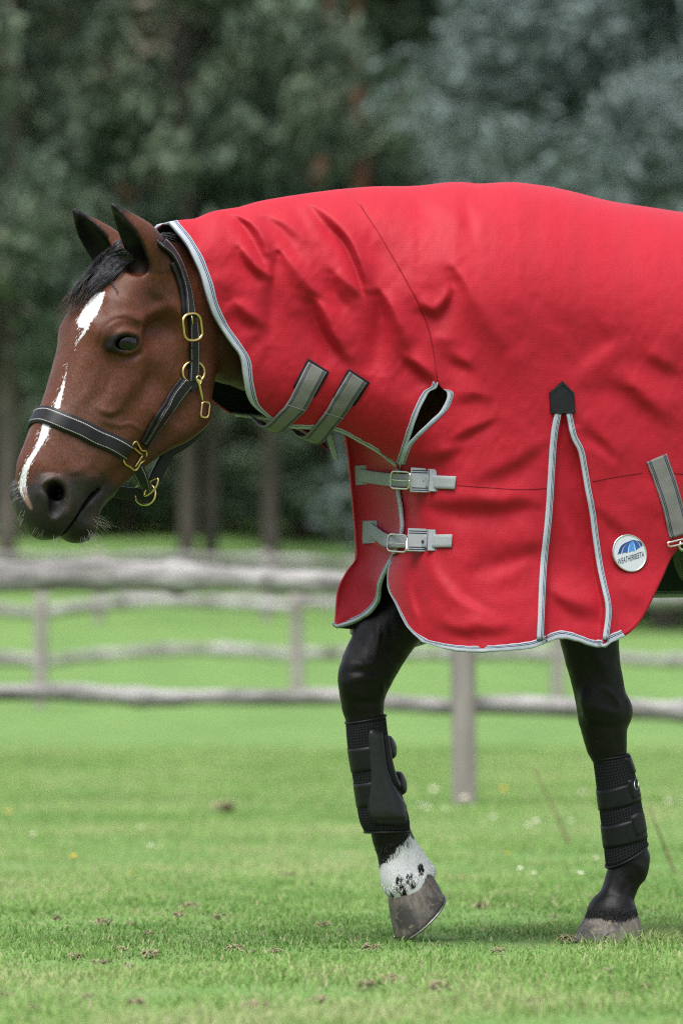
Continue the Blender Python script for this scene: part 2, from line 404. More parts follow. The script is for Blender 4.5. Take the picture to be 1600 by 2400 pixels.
def seg_dist(px, py, pts):
    best = np.full(np.shape(px), 1e9)
    for a, b in zip(pts[:-1], pts[1:]):
        d = b - a; h = np.clip(((px - a[0]) * d[0] + (py - a[1]) * d[1]) / (d @ d), 0, 1)
        best = np.minimum(best, np.hypot(px - a[0] - h * d[0], py - a[1] - h * d[1]))
    return best
def ZZ(ox, oy, s): return lambda L: np.array([(ox + x / s, oy + y / s) for x, y in L], float)
Z5, Z6, Z8, Z9 = ZZ(400, 420, 3.92), ZZ(700, 420, 3.136), ZZ(900, 880, 3.647), ZZ(1240, 700, 2.868)
# the cloth's folds: crest lines (+mm) and hollow lines (-mm); the surface runs from one to the next
FOLDS = [(Z5([(430, 280), (620, 310), (770, 410), (860, 540), (895, 660)]), 7), (Z5([(430, 305), (570, 350), (680, 450), (760, 580), (820, 700), (870, 810)]), -6), (Z5([(640, 612), (720, 700), (800, 800), (905, 885)]), 5.5), (Z5([(600, 650), (640, 760), (740, 880), (850, 980)]), -5),
    (Z5([(1000, 638), (1070, 710), (1180, 860), (1290, 1000), (1400, 1097)]), 8), (Z5([(985, 690), (950, 850), (930, 1050), (915, 1300), (905, 1560)]), -6), (Z5([(900, 318), (1050, 388), (1170, 480), (1260, 580)]), 3.5), (Z5([(880, 372), (980, 445), (1090, 560), (1150, 650)]), -3.5),
    (Z5([(600, 1125), (700, 1200), (820, 1312)]), 4.5), (Z5([(560, 1200), (640, 1330), (770, 1420)]), -4.5), (Z5([(1040, 170), (1140, 260), (1220, 380), (1280, 440)]), -2.5), (Z5([(250, 560), (330, 640), (420, 700)]), 2), (Z5([(380, 900), (480, 930), (560, 1000)]), 2), (Z5([(440, 1120), (520, 1120), (580, 1090)]), -2.5), (Z5([(700, 1460), (760, 1500), (850, 1540)]), -3),
    (Z6([(110, 175), (240, 265), (360, 395), (440, 555), (490, 700), (512, 800)]), 9), (Z6([(95, 225), (195, 355), (320, 470), (395, 610), (445, 750), (462, 840)]), -7), (Z6([(260, 662), (340, 740), (455, 850)]), 5), (Z6([(225, 705), (255, 830), (370, 970)]), -5),
    (Z6([(130, 875), (205, 980), (265, 1120), (352, 1272)]), 8.5), (Z6([(85, 925), (125, 1070), (215, 1230), (300, 1340)]), -7.5), (Z6([(600, 798), (672, 900), (742, 1050), (822, 1262)]), 9.5), (Z6([(575, 860), (597, 1000), (587, 1150), (556, 1350), (540, 1460)]), -8.5), (Z6([(800, 1292), (900, 1362), (1010, 1470)]), 6.5), (Z6([(755, 1335), (870, 1445), (955, 1510)]), -5.5),
    (Z6([(880, 860), (940, 922), (1000, 947), (1070, 892), (1118, 800)]), 6), (Z6([(900, 985), (1000, 1045), (1060, 1105)]), -4), (Z6([(1148, 626), (1222, 720), (1292, 860), (1392, 1030), (1500, 1190), (1570, 1270)]), 8), (Z6([(1108, 695), (1128, 805), (1078, 965), (1012, 1095)]), -6.5),
    (Z6([(1000, 1185), (1060, 1168), (1105, 1222)]), 2.5), (Z6([(1150, 1285), (1285, 1372)]), 3.5), (Z6([(1095, 1345), (1240, 1405)]), -3.5), (Z6([(900, 60), (1030, 180), (1165, 305)]), 3), (Z6([(815, 100), (915, 250), (1005, 385)]), -3), (Z6([(540, 470), (620, 560), (700, 660)]), -2.5), (Z6([(1200, 150), (1245, 280), (1240, 420)]), -2.5), (Z6([(1260, 120), (1330, 260), (1370, 420)]), 2.5), (Z6([(420, 120), (560, 210), (700, 330), (800, 400)]), 2.2),
    (Z8([(560, 535), (740, 438), (925, 372)]), 3.6), (Z8([(600, 595), (780, 505), (925, 415)]), -3.6), (Z8([(340, 695), (500, 640), (640, 588)]), 3.2), (Z8([(380, 785), (560, 722), (700, 652)]), -3.4), (Z8([(600, 180), (760, 150), (900, 190)]), 3), (Z8([(640, 260), (780, 220), (900, 240)]), -2.5), (Z8([(330, 1058), (560, 1058), (760, 1038), (980, 1068), (1180, 1040), (1310, 1082)]), 5.5), (Z8([(340, 1125), (600, 1192), (850, 1194), (1100, 1162), (1300, 1135)]), -6.5),
    (Z8([(800, 840), (1050, 740), (1380, 540)]), 3.4), (Z8([(850, 935), (1120, 835), (1380, 645)]), -3.6), (Z8([(900, 1440), (1150, 1420), (1370, 1390)]), 3.2), (Z8([(800, 1662), (1050, 1602), (1370, 1500)]), -3.6), (Z8([(690, 1478), (730, 1570), (792, 1657)]), 2.6), (Z8([(400, 1638), (500, 1790), (640, 1932), (850, 2052), (960, 2142)]), 3.4), (Z8([(470, 1620), (580, 1760), (720, 1890), (890, 2000)]), -2.4),
    (Z8([(185, 1010), (190, 1160), (190, 1300)]), -5), (Z8([(300, 1040), (310, 1180), (310, 1290)]), 2.5), (Z8([(230, 1540), (300, 1750), (290, 1900), (330, 2150)]), -6.5), (Z8([(110, 1650), (190, 1900), (260, 2050)]), 3), (Z8([(430, 2038), (640, 2150), (800, 2120), (960, 2150), (1110, 2118)]), 4.5), (Z8([(500, 2205), (700, 2245), (900, 2235), (1050, 2200)]), -4.5), (Z8([(880, 1900), (1050, 1940), (1250, 1900)]), 2.5), (Z8([(860, 1780), (1050, 1720), (1200, 1640)]), 3),
    (Z9([(640, 516), (740, 600), (850, 700), (1000, 805)]), 6.5), (Z9([(400, 645), (600, 645), (750, 765), (890, 905)]), -4.5), (Z9([(800, 328), (900, 400), (1010, 445)]), 4), (Z9([(760, 420), (880, 500), (1000, 560)]), -3), (Z9([(330, 788), (430, 860), (520, 960), (640, 1080)]), 3.4), (Z9([(350, 905), (450, 960), (560, 1070)]), -3.2), (Z9([(360, 990), (480, 1062), (620, 1165)]), 2.6), (Z9([(420, 1345), (560, 1470), (730, 1565)]), 3.4), (Z9([(430, 1440), (560, 1570), (640, 1640)]), -2.8),
    (Z9([(130, 1925), (280, 2018), (490, 2050)]), 6.5), (Z9([(130, 2025), (280, 2150), (480, 2205)]), -5.5), (Z9([(200, 1450), (300, 1650), (360, 1805)]), 4), (Z9([(250, 1350), (330, 1550), (400, 1750)]), -3), (Z9([(230, 960), (290, 1120), (330, 1260)]), -3.5), (Z9([(560, 1880), (700, 1960), (880, 1990)]), 4), (Z9([(570, 2050), (680, 2150), (760, 2230)]), -4), (Z9([(700, 1230), (800, 1330), (880, 1470)]), 2.5), (Z9([(320, 560), (480, 430), (650, 330)]), 2.2), (Z9([(310, 420), (460, 300), (600, 220)]), -2)]
FAMP = 1.9
def folds(px, py):
    p, base = 1.9, 75.0
    num = np.zeros(np.shape(px)); den = np.full(np.shape(px), base ** -p)
    for L, a in FOLDS:
        L = dense(L, 3 * len(L)); R = 260.0; x0, y0 = L.min(0) - R; x1, y1 = L.max(0) + R
        m = (px > x0) & (px < x1) & (py > y0) & (py < y1)
        if not m.any(): continue
        X, Y = px[m], py[m]; best = np.full(X.shape, 1e9); al = np.zeros(X.shape); n = len(L) - 1
        for i, (s, e) in enumerate(zip(L[:-1], L[1:])):
            d = e - s; h = np.clip(((X - s[0]) * d[0] + (Y - s[1]) * d[1]) / (d @ d), 0, 1); r = np.hypot(X - s[0] - h * d[0], Y - s[1] - h * d[1])
            u = r < best; best = np.where(u, r, best); al = np.where(u, (i + h) / n, al)
        tp = np.sin(np.pi * np.clip(al, .04, .96)) ** .5
        w = (best ** 2 + 14.0) ** (-p / 2) * np.exp(-(best / 130) ** 2)
        num[m] += w * a * tp; den[m] += w
    return num / den * .001 * FAMP * np.interp(py, [860, 980], [1.0, .72])
GUS_L = np.array([(1313, 968), (1302, 1039), (1292, 1200), (1279, 1329), (1271, 1500), (1270, 1540)], float)
GUS_R = np.array([(1326, 968), (1339, 1023), (1357, 1061), (1373, 1152), (1381, 1195), (1400, 1329), (1419, 1425), (1413, 1500), (1412, 1540)], float)
def lfield(px, py, fold=1.0):
    px = np.asarray(px, float); py = np.asarray(py, float)
    d = py - tab(TOPT, px)
    Rt = tab(RTT, px)
    x = np.clip(d / Rt, 0, 1); ct = np.sqrt(np.maximum(1 - (1 - x) ** 2, 0))
    e = seg_dist(px, py, CLINE); x = np.clip((e + np.interp(py, [1060, 1110], [14, 1.5])) / np.interp(px, [600, 900, 1000, 1200], [160, 190, 185, 185]), 0, 1); cb = np.sqrt(np.maximum(1 - (1 - x) ** 2, 0))
    l = tab(RWT, px) * ct * cb
    l = l + .035 * sstep(1300, 1520, py) * sstep(1000, 1150, px)                   # skirt hangs a little clear of the leg
    amp = np.clip(d / 40, 0, 1)
    f = folds(px, py) * fold
    if f.ndim == 2:
        for _ in range(1):
            for a in (0, 1): f = .25 * np.roll(f, 1, a) + .5 * f + .25 * np.roll(f, -1, a)
    f = f + fold * (.004 * vnoise(px / 90 + .3 * py / 90, py / 140, 3) + .0026 * vnoise(px / 38 - py / 80, py / 70, 7) + .0016 * np.interp(px, [980, 1120], [1, .35]) * (.25 - np.abs(vnoise(px / 26 + py / 40, py / 34 - px / 90, 17))) + .0010 * vnoise(px / 14, py / 20, 9))
    gl = np.interp(py, GUS_L[:, 1], GUS_L[:, 0]); gr = np.interp(py, GUS_R[:, 1], GUS_R[:, 0])
    ing = (py > 972) * np.minimum(sstep(0, 9, px - gl), sstep(0, 9, gr - px))
    f = f - fold * ing * (.010 + .008 * sstep(1000, 1400, py)) + fold * .004 * (py > 1000) * np.exp(-((px - gr - 12) / 16) ** 2)
    return np.maximum(l + f * amp, 0)
def coons(left, right, top, bot, us, vs):
    nu, nv = len(us), len(vs); n = 400
    fl, fr, ft, fb = [dense(c, n) for c in (left, right, top, bot)]
    g = np.linspace(0, 1, n); at = lambda c, s: np.stack([np.interp(s, g, c[:, 0]), np.interp(s, g, c[:, 1])], -1)
    Lv, Rv, Tu, Bu = at(fl, vs)[None], at(fr, vs)[None], at(ft, us)[:, None], at(fb, us)[:, None]
    u = us[:, None, None]; v = vs[None, :, None]
    return (1 - u) * Lv + u * Rv + (1 - v) * Tu + v * Bu - ((1 - u) * (1 - v) * fl[0] + u * (1 - v) * fr[0] + (1 - u) * v * fl[-1] + u * v * fr[-1])
def normals(G):
    du = np.gradient(G, axis=0); dv = np.gradient(G, axis=1); n = np.cross(dv, du); n /= np.linalg.norm(n, axis=-1, keepdims=True) + 1e-12
    return n
def grid_faces(nu, nv, idx=None, flip=False):
    I = (np.arange(nu)[:, None] * nv + np.arange(nv)[None]) if idx is None else idx
    q = np.stack([I[:-1, :-1], I[:-1, 1:], I[1:, 1:], I[1:, :-1]], -1).reshape(-1, 4)
    return q[:, ::-1] if flip else q
SEAM = [(800, 442), (850, 490), (930, 620), (1000, 760), (1025, 893)]
toptrace = lambda x0, x1: [(x, tab(TOPT, x)) for x in np.linspace(x0, x1, 40)]
# hood: near half, then its mirror image
HU = np.linspace(0, 1, 150); HV = np.linspace(0, 1, 150) ** 1.5
HP = coons([(398, 519), (431, 558), (457, 604), (477, 655), (493, 711), (513, 757), (544, 803), (567, 839), (574, 890), (584, 936), (605, 961), (640, 985)],
           SEAM + [(1003, 920), (982, 961), (967, 1002), (952, 1048), (936, 1098)],
           toptrace(398, 800), [(640, 985), (680, 1002), (712, 1004), (789, 1010), (845, 1038), (885, 1061), (916, 1085), (936, 1098)], HU, HV)
# body: near half
bu = np.linspace(0, 1, 260); BU = np.where(bu < .8, bu / .8 * .5, .5 + (bu - .8) / .2 * .5)
BV = np.linspace(0, 1, 190) ** 1.35
BLEFT = SEAM + [(1049, 920), (1038, 956), (1012, 984), (972, 1022), (952, 1048), (938, 1094), (933, 1146), (936, 1200), (936, 1248), (923, 1290), (913, 1318), (908, 1350), (910, 1382), (926, 1414), (953, 1468), (990, 1505)]
BTOP = toptrace(800, 2380)
BBOT = [(990, 1505), (1049, 1521), (1108, 1527), (1178, 1525), (1242, 1519), (1274, 1508), (1312, 1495), (1349, 1500), (1403, 1516), (1440, 1501), (1478, 1481), (1512, 1438), (1547, 1366), (1584, 1292), (1640, 1262), (1760, 1275), (2000, 1290), (2250, 1280), (2380, 1250)]
BP = coons(BLEFT, [(2380, 660), (2384, 900), (2380, 1250)], BTOP, BBOT, BU, BV)
FBOT = [p for p in BBOT if p[0] < 1440] + [(1440, 1480), (1520, 1432), (1600, 1402), (1700, 1390), (2000, 1385), (2250, 1370), (2380, 1330)]
FLEFT = SEAM + [(1049, 920), (1045, 956), (1045, 984), (1050, 1022), (1060, 1094), (1070, 1200), (1075, 1300), (1080, 1382), (1084, 1420), (1088, 1450), (1094, 1478)]
FP = coons(FLEFT, [(2380, 660), (2384, 900), (2380, 1330)], BTOP, [(1094, 1478), (1140, 1500)] + [p for p in FBOT if p[0] > 1160], BU[::3], BV[::3])
def sheet(Pp, near=True, fold=1.0):
    l = lfield(Pp[..., 0], Pp[..., 1], fold); l[:, 0] = 0
    q = plc(Pp[..., 0], Pp[..., 1], l)
    return bend(q[..., 0], q[..., 1] if near else -q[..., 1], q[..., 2])
# hood, far half: its front edge sits a little higher under the throat
HQ = coons([(398, 519), (431, 558), (457, 604), (477, 655), (493, 711), (513, 757), (548, 803), (580, 839), (596, 880), (612, 918), (640, 948), (680, 968)],
           SEAM + [(1010, 920), (995, 961), (980, 1002), (955, 1045)],
           toptrace(398, 800), [(680, 968), (720, 970), (789, 975), (845, 985), (885, 1000), (920, 1020), (955, 1045)], HU[::2], HV[::2])
hood_near = sheet(HP); hood_far = sheet(HQ, False, .7)
body_near = sheet(BP); body_far = sheet(FP, False, .6)
# chest flap of the far side, lapping over the near one
CV = np.linspace(0, 1, 110)
c_right = dense([(905, 1030), (930, 1094), (931, 1146), (938, 1200), (939, 1248), (922, 1296), (905, 1329), (889, 1366), (883, 1409), (856, 1441), (819, 1460), (786, 1468)], 110)
c_left = dense([(806, 985), (814, 1039), (819, 1082), (824, 1136), (830, 1200), (835, 1264), (836, 1307), (814, 1339), (794, 1382), (788, 1446), (785.5, 1467.6)], 110)
cl = lfield(c_right[:, 0] + 4, c_right[:, 1], 0)
cl0 = np.where(c_right[:, 1] < 1300, cl + .010 - .06 * sstep(1098, 1050, c_right[:, 1]), np.interp(c_right[:, 1], [1300, 1366, 1441, 1468], [.03, -.02, -.10, -.175]))
cl1 = np.interp(c_left[:, 1], [985, 1100, 1300, 1400, 1468], [-.150, -.165, -.175, -.185, -.18])
cols = []
for u in np.linspace(0, 1, 50):
    p = c_right + (c_left - c_right) * u
    f = np.sin(u * math.pi / 2) ** .9
    l = cl0 + (cl1 - cl0) * f
    bulge = .8 * folds(p[:, 0] + 420, p[:, 1] - 380) * np.sin(u * math.pi) + .008 * vnoise(p[:, 0] / 40, p[:, 1] / 60, 21) * np.sin(u * math.pi) + .004 * vnoise(p[:, 0] / 17, p[:, 1] / 30, 22) * np.sin(u * math.pi)
    cols.append(plc(p[:, 0], p[:, 1], l + bulge))
for k in range(1, 16):
    a = k / 15 * math.pi / 2
    e = cols[49].copy(); e[:, 0] += .16 * (1 - math.cos(a)); e[:, 1] -= .075 * math.sin(a); e[:, 2] -= .01 * k / 15
    cols.append(e)
CQ = np.array(cols); chest_flap = bend(CQ[..., 0], CQ[..., 1], CQ[..., 2])
# ------------------------------------------------------------------ materials
def rug_cloth():
    m = nmat('rug_cloth', (.29, .004, .011), .55, .20); k = NB(m); uv = k.coord('UV')
    n1 = k.noise(uv, 9, 4); n2 = k.noise(uv, 60, 3)
    c = k.mix(n1, (.335, .0062, .0165), (.385, .0080, .0200)); c = k.mix(k.math('MULTIPLY', n2, .25), c, (.28, .005, .014)); k.color(c)
    ck = k.n('TexBrick'); ck.offset = 0; ck.inputs['Scale'].default_value = 1.0
    for nm, vv in (('Brick Width', .0042), ('Row Height', .0042), ('Mortar Size', .0004), ('Mortar Smooth', .3)): ck.inputs[nm].default_value = vv
    k.l(uv, ck.inputs['Vector']); c = k.mix(k.math('MULTIPLY', ck.outputs['Fac'], .35), c, (.24, .004, .010)); k.color(c)
    h = k.math('ADD', k.math('MULTIPLY', k.noise(uv, 420, 2, .5), 1.0), k.math('MULTIPLY', ck.outputs['Fac'], -.8))
    h = k.math('ADD', h, k.math('MULTIPLY', k.noise(uv, 22, 5, .6), 4.0))
    k.bump(h, .35, .0012)
    k.b.inputs['Sheen Weight'].default_value = .13; k.b.inputs['Sheen Roughness'].default_value = .45; k.b.inputs['Sheen Tint'].default_value = (1, .30, .40, 1)
    return m
def tape(name, base, line, lines, dash=False, rough=.75):
    """woven tape with stitched lines at the given places across its width"""
    m = nmat(name, base, rough, .3); k = NB(m); uv = k.coord('UV')
    sp = k.n('SeparateXYZ'); k.l(uv, sp.inputs[0]); u, v = sp.outputs[0], sp.outputs[1]
    n = k.noise(uv, 40, 4); c = k.mix(n, tuple(x * .82 for x in base), tuple(min(1, x * 1.12) for x in base))
    f = None
    for p, w in lines:
        g = k.math('LESS_THAN', k.math('ABSOLUTE', k.math('SUBTRACT', u, p)), w)
        f = g if f is None else k.math('MAXIMUM', f, g)
    if f is not None:
        if dash: f = k.math('MULTIPLY', f, k.math('GREATER_THAN', k.math('FRACT', k.math('MULTIPLY', v, 190.0)), .3))
        c = k.mix(f, c, line)
    k.color(c)
    w = k.n('TexWave', wave_type='BANDS', bands_direction='Y'); w.inputs['Scale'].default_value = 220; k.l(uv, w.inputs[0])
    k.bump(k.math('ADD', w.outputs['Fac'], k.math('MULTIPLY', n, 1.5)), .35, .0008)
    return m
def leather(name, base=(.008, .008, .0095), rough=.42, stitch=()):
    m = nmat(name, base, rough, .26); k = NB(m); uv = k.coord('UV')
    n = k.noise(k.coord('Object'), 90, 5); c = k.mix(n, tuple(x * .7 for x in base), tuple(x * 1.6 for x in base))
    if stitch:
        sp = k.n('SeparateXYZ'); k.l(uv, sp.inputs[0]); f = None
        for p, w in stitch:
            g = k.math('LESS_THAN', k.math('ABSOLUTE', k.math('SUBTRACT', sp.outputs[0], p)), w); f = g if f is None else k.math('MAXIMUM', f, g)
        f = k.math('MULTIPLY', f, k.math('GREATER_THAN', k.math('FRACT', k.math('MULTIPLY', sp.outputs[1], 260.0)), .32))
        c = k.mix(f, c, (.42, .40, .36))
    k.color(c); k.bump(k.noise(k.coord('Object'), 420, 4), .25, .0006)
    k.l(k.ramp(n, [(.3, (.36,) * 3), (.7, (.52,) * 3)]), k.b.inputs['Roughness'])
    return m
def perforated():
    m = nmat('boot_fabric', (.012, .013, .015), .75, .15); k = NB(m); uv = k.coord('UV')
    vo = k.n('TexVoronoi', feature='F1'); vo.inputs['Scale'].default_value = 165; vo.inputs['Randomness'].default_value = .12; k.l(uv, vo.inputs['Vector'])
    d = k.math('LESS_THAN', vo.outputs['Distance'], .33)
    k.color(k.mix(d, (.014, .015, .0175), (.002, .002, .002))); k.bump(k.math('SUBTRACT', 1.0, d), .6, .0015)
    return m
def metal(name, base, rough):
    m = nmat(name, base, rough, .5, 1.0); k = NB(m); n = k.noise(k.coord('Object'), 60, 4)
    k.l(k.ramp(n, [(.3, (rough * .7,) * 3), (.75, (rough * 1.5,) * 3)]), k.b.inputs['Roughness']); return m
def coat():
    m = nmat('horse_coat', (.1, .05, .03), .5, .24); k = NB(m); ob = k.coord('Object')
    a = k.n('Attribute', attribute_name='coat'); w = k.n('Attribute', attribute_name='white')
    fine = k.noise(ob, 420, 3, .7, (1, 1, .35)); mid = k.noise(ob, 38, 5); big = k.noise(ob, 9, 3)
    c = k.mix(k.math('MULTIPLY', mid, .5), a.outputs['Color'], k.mix(.5, a.outputs['Color'], (.0, .0, .0)))
    fr = k.ramp(fine, [(.36, (.66,) * 3), (.64, (1.5, 1.46, 1.44))]); c = k.mix(1.0, c, fr, 'MULTIPLY')
    f2 = k.ramp(k.noise(ob, 900, 2, .6, (1, 1, .4)), [(.35, (.75,) * 3), (.65, (1.3,) * 3)]); c = k.mix(1.0, c, f2, 'MULTIPLY')
    c = k.mix(k.math('MULTIPLY', big, .35), c, k.mix(1.0, c, (.6, .55, .5), 'MULTIPLY'))
    wf = k.math('ADD', w.outputs['Fac'], k.math('MULTIPLY', k.math('SUBTRACT', k.noise(ob, 330, 4, .75, (1, 1, .4)), .5), 1.9))
    wf = k.ramp(wf, [(.34, (0,) * 3), (.68, (1,) * 3)])
    c = k.mix(wf, c, k.mix(k.noise(ob, 180, 3, .7, (1, 1, .4)), (.52, .52, .535), (.70, .695, .71))); k.color(c)
    k.bump(k.math('ADD', fine, k.math('MULTIPLY', mid, .5)), .45, .0015)
    k.l(k.ramp(mid, [(.3, (.36,) * 3), (.7, (.52,) * 3)]), k.b.inputs['Roughness'])
    return m
def hoof_mat():
    m = nmat('hoof_horn', (.12, .09, .07), .6, .35); k = NB(m); uv = k.coord('UV'); ob = k.coord('Object')
    n = k.noise(uv, 22, 6, .65, (1.6, 1, 1)); g = k.noise(ob, 16, 4, .6); b = k.noise(ob, 70, 5)
    c = k.ramp(n, [(.3, (.085, .074, .066)), (.5, (.15, .128, .110)), (.7, (.24, .215, .195))])
    c = k.mix(k.ramp(g, [(.47, (0,) * 3), (.60, (1,) * 3)]), c, (.060, .055, .052)); c = k.mix(k.ramp(b, [(.58, (0,) * 3), (.70, (1,) * 3)]), c, (.22, .17, .12)); k.color(c)
    sp = k.n('SeparateXYZ'); k.l(uv, sp.inputs[0])
    k.bump(k.math('ADD', k.math('MULTIPLY', k.math('SINE', k.math('MULTIPLY', sp.outputs[1], 90.0)), .25), n), .5, .002)
    return m
RED = rug_cloth()
LINING = nmat('rug_lining', (.014, .022, .022), .7, .3)
GREY = (.40, .43, .44)
BIND = tape('binding_tape', (.335, .37, .41), (.018, .026, .08), [(.60, .05), (.79, .05)], False)
WEB = tape('strap_webbing', (.150, .148, .138), (.018, .02, .045), [(.10, .022), (.17, .022), (.83, .022), (.90, .022)])
WEBL = tape('chest_webbing', (.26, .275, .285), (.02, .03, .06), [])
WEBP = tape('patch_webbing', (.23, .245, .26), (.02, .025, .055), [(.10, .03), (.2, .03), (.80, .03), (.90, .03)])
GREENWEB = tape('belly_webbing', (.045, .062, .050), (.008, .008, .010), [(.62, .03), (.72, .03)])
LEATH = leather('black_leather', stitch=[(.13, .022), (.87, .022)]); LEATHP = leather('plain_black_leather'); LEATHPAD = leather('boot_leather', (.007, .008, .010), .30); LEATHPAD.node_tree.nodes['Principled BSDF'].inputs['Specular IOR Level'].default_value = .5
HOOKTAPE = nmat('hook_tape', (.006, .006, .008), .85, .2); ELASTIC = leather('boot_elastic', (.006, .0065, .0075), .6)
PERF = perforated()
SHOE = metal('horseshoe_iron', (.30, .29, .28), .45); BRASS = metal('brass', (.72, .56, .24), .24); STEEL = metal('steel', (.62, .62, .60), .22)
COAT = coat(); HORN = hoof_mat()
EYE = nmat('eye_dark', (.003, .0018, .001), .02, .42)
WET = nmat('eye_rim_wet', (.30, .30, .31), .12, .6)
HAIR = nmat('black_hair', (.010, .009, .011), .38, .5); HAIRB = nmat('brown_hair', (.05, .028, .014), .45, .4); WHISK = nmat('whisker', (.35, .33, .30), .5, .3)
SEAMM = nmat('seam_thread', (.19, .005, .011), .7, .2)
# ------------------------------------------------------------------ laying things on surfaces
CAMP = Vector((0, -DIST, HCAM))
def raydir(px, py):
    d = Vector(((px - 800) / SPX, DIST, (HZ - py) / SPX)); d.normalize(); return d
def bvh_of(*grids):
    vs, fs, off = [], [], 0
    for v, f in grids:
        vs += [tuple(p) for p in v]; fs += [tuple(int(i) + off for i in q) for q in f]; off += len(v)
    return BVHTree.FromPolygons(vs, fs)
def hit(bv, px, py):
    p, n, i, d = bv.ray_cast(CAMP, raydir(px, py))
    if p is None: return None, None
    if n.dot(raydir(px, py)) > 0: n = -n
    return np.array(p), np.array(n)
def hits(bv, pts, lift=0.0):
    P, N = [], []
    for q in pts:
        p, n = hit(bv, q[0], q[1])
        if p is None:
            if P: p, n = pix(q[0], q[1], P[-1][1]), N[-1]
            else: continue
            p = p - n * lift
        P.append(p); N.append(n)
    P = np.array(P); N = np.array(N)
    if len(N) > 4:
        for _ in range(2): N[1:-1] = (N[:-2] + 2 * N[1:-1] + N[2:]) / 4
        N /= np.linalg.norm(N, axis=1, keepdims=True)
    return P + N * lift, N
def unit(a): return a / (np.linalg.norm(a, axis=-1, keepdims=True) + 1e-12)
def ribbon(name, P, N, hw, th, mat, parent, S=None, embed=.4, closed=False):
    """a flat strap: P centre line, N outward normals, hw half width, th thickness"""
    P = np.asarray(P, float); N = unit(np.asarray(N, float)); n = len(P)
    if S is None:
        T = np.gradient(P, axis=0) if not closed else np.roll(P, -1, 0) - np.roll(P, 1, 0); S = unit(np.cross(N, unit(T)))
    hw = np.broadcast_to(hw, (n,))[:, None]
    prof = [(-1, -embed), (-1, .55), (-.93, 1), (-.5, 1), (0, 1), (.5, 1), (.93, 1), (1, .55), (1, -embed)]
    vs = np.stack([P + S * hw * a + N * th * b for a, b in prof], 1); m = len(prof)
    L = np.concatenate([[0], np.cumsum(np.linalg.norm(np.diff(P, axis=0), axis=1))])
    uv = np.stack([np.broadcast_to(np.array([(a + 1) / 2 for a, b in prof]), (n, m)), np.broadcast_to(L[:, None], (n, m))], -1)
    I = np.arange(n * m).reshape(n, m); F = []
    R = n if closed else n - 1
    for i in range(R):
        j = (i + 1) % n
        for k in range(m): F.append((I[i, k], I[i, (k + 1) % m], I[j, (k + 1) % m], I[j, k]))
    if not closed: F += [tuple(I[0][::-1]), tuple(I[-1])]
    F = [tuple(int(x) for x in f[::-1]) for f in F]
    return mobj(name, vs.reshape(-1, 3), F, mat, parent, True, uv.reshape(-1, 2))
def strap_px(name, pts, hw_px, th, bv, mat, parent, n=40, lift=.001):
    P, N = hits(bv, dense(pts, n), lift); return ribbon(name, P, N, hw_px / SPX, th, mat, parent)
def tube(name, P, r, mat, parent, closed=False, sides=8, flat=1.0, N=None):
    P = np.asarray(P, float); n = len(P); T = unit(np.roll(P, -1, 0) - np.roll(P, 1, 0) if closed else np.gradient(P, axis=0))
    up = np.array([0, -1, .01]) if N is None else np.asarray(N, float)
    A = unit(np.cross(T, np.broadcast_to(up, T.shape))); B = unit(np.cross(A, T)); r = np.broadcast_to(r, (n,))
    ang = np.linspace(0, 2 * math.pi, sides, endpoint=False)
    vs = P[:, None] + (np.cos(ang)[None, :, None] * A[:, None] + flat * np.sin(ang)[None, :, None] * B[:, None]) * r[:, None, None]
    I = np.arange(n * sides).reshape(n, sides); F = []
    for i in range(n if closed else n - 1):
        j = (i + 1) % n
        for k in range(sides): F.append((int(I[i, k]), int(I[j, k]), int(I[j, (k + 1) % sides]), int(I[i, (k + 1) % sides])))
    if not closed: F += [tuple(int(x) for x in I[0]), tuple(int(x) for x in I[-1][::-1])]
    return mobj(name, vs.reshape(-1, 3), F, mat, parent) if name else (vs.reshape(-1, 3), F)
def plane_px(px, py, P0, N):
    d = np.array(raydir(px, py)); c = np.array(CAMP); return c + d * (np.dot(P0 - c, N) / np.dot(d, N))
def loop_px(name, pts, r, P0, N, mat, parent, n=48, closed=True, smooth=True):
    pts = np.array(pts, float)
    q = dense(np.vstack([pts, pts[:1]]), n + 1)[:-1] if closed else dense(pts, n)
    if not smooth: q = pts
    return tube(name, [plane_px(x, y, P0, N) for x, y in q], r, mat, parent, closed, N=N)
def rrect(cx, cy, w, h, ang=0.0, rr=.35, n=8):
    """rounded rectangle outline in px"""
    out = []; r = rr * min(w, h)
    for sx, sy, a0 in ((1, -1, -90), (1, 1, 0), (-1, 1, 90), (-1, -1, 180)):
        for k in range(n):
            a = math.radians(a0 + 90 * k / (n - 1)); out.append((sx * (w / 2 - r) + r * math.cos(a), sy * (h / 2 - r) + r * math.sin(a)))
    c, s = math.cos(ang), math.sin(ang)
    return [(cx + x * c - y * s, cy + x * s + y * c) for x, y in out]
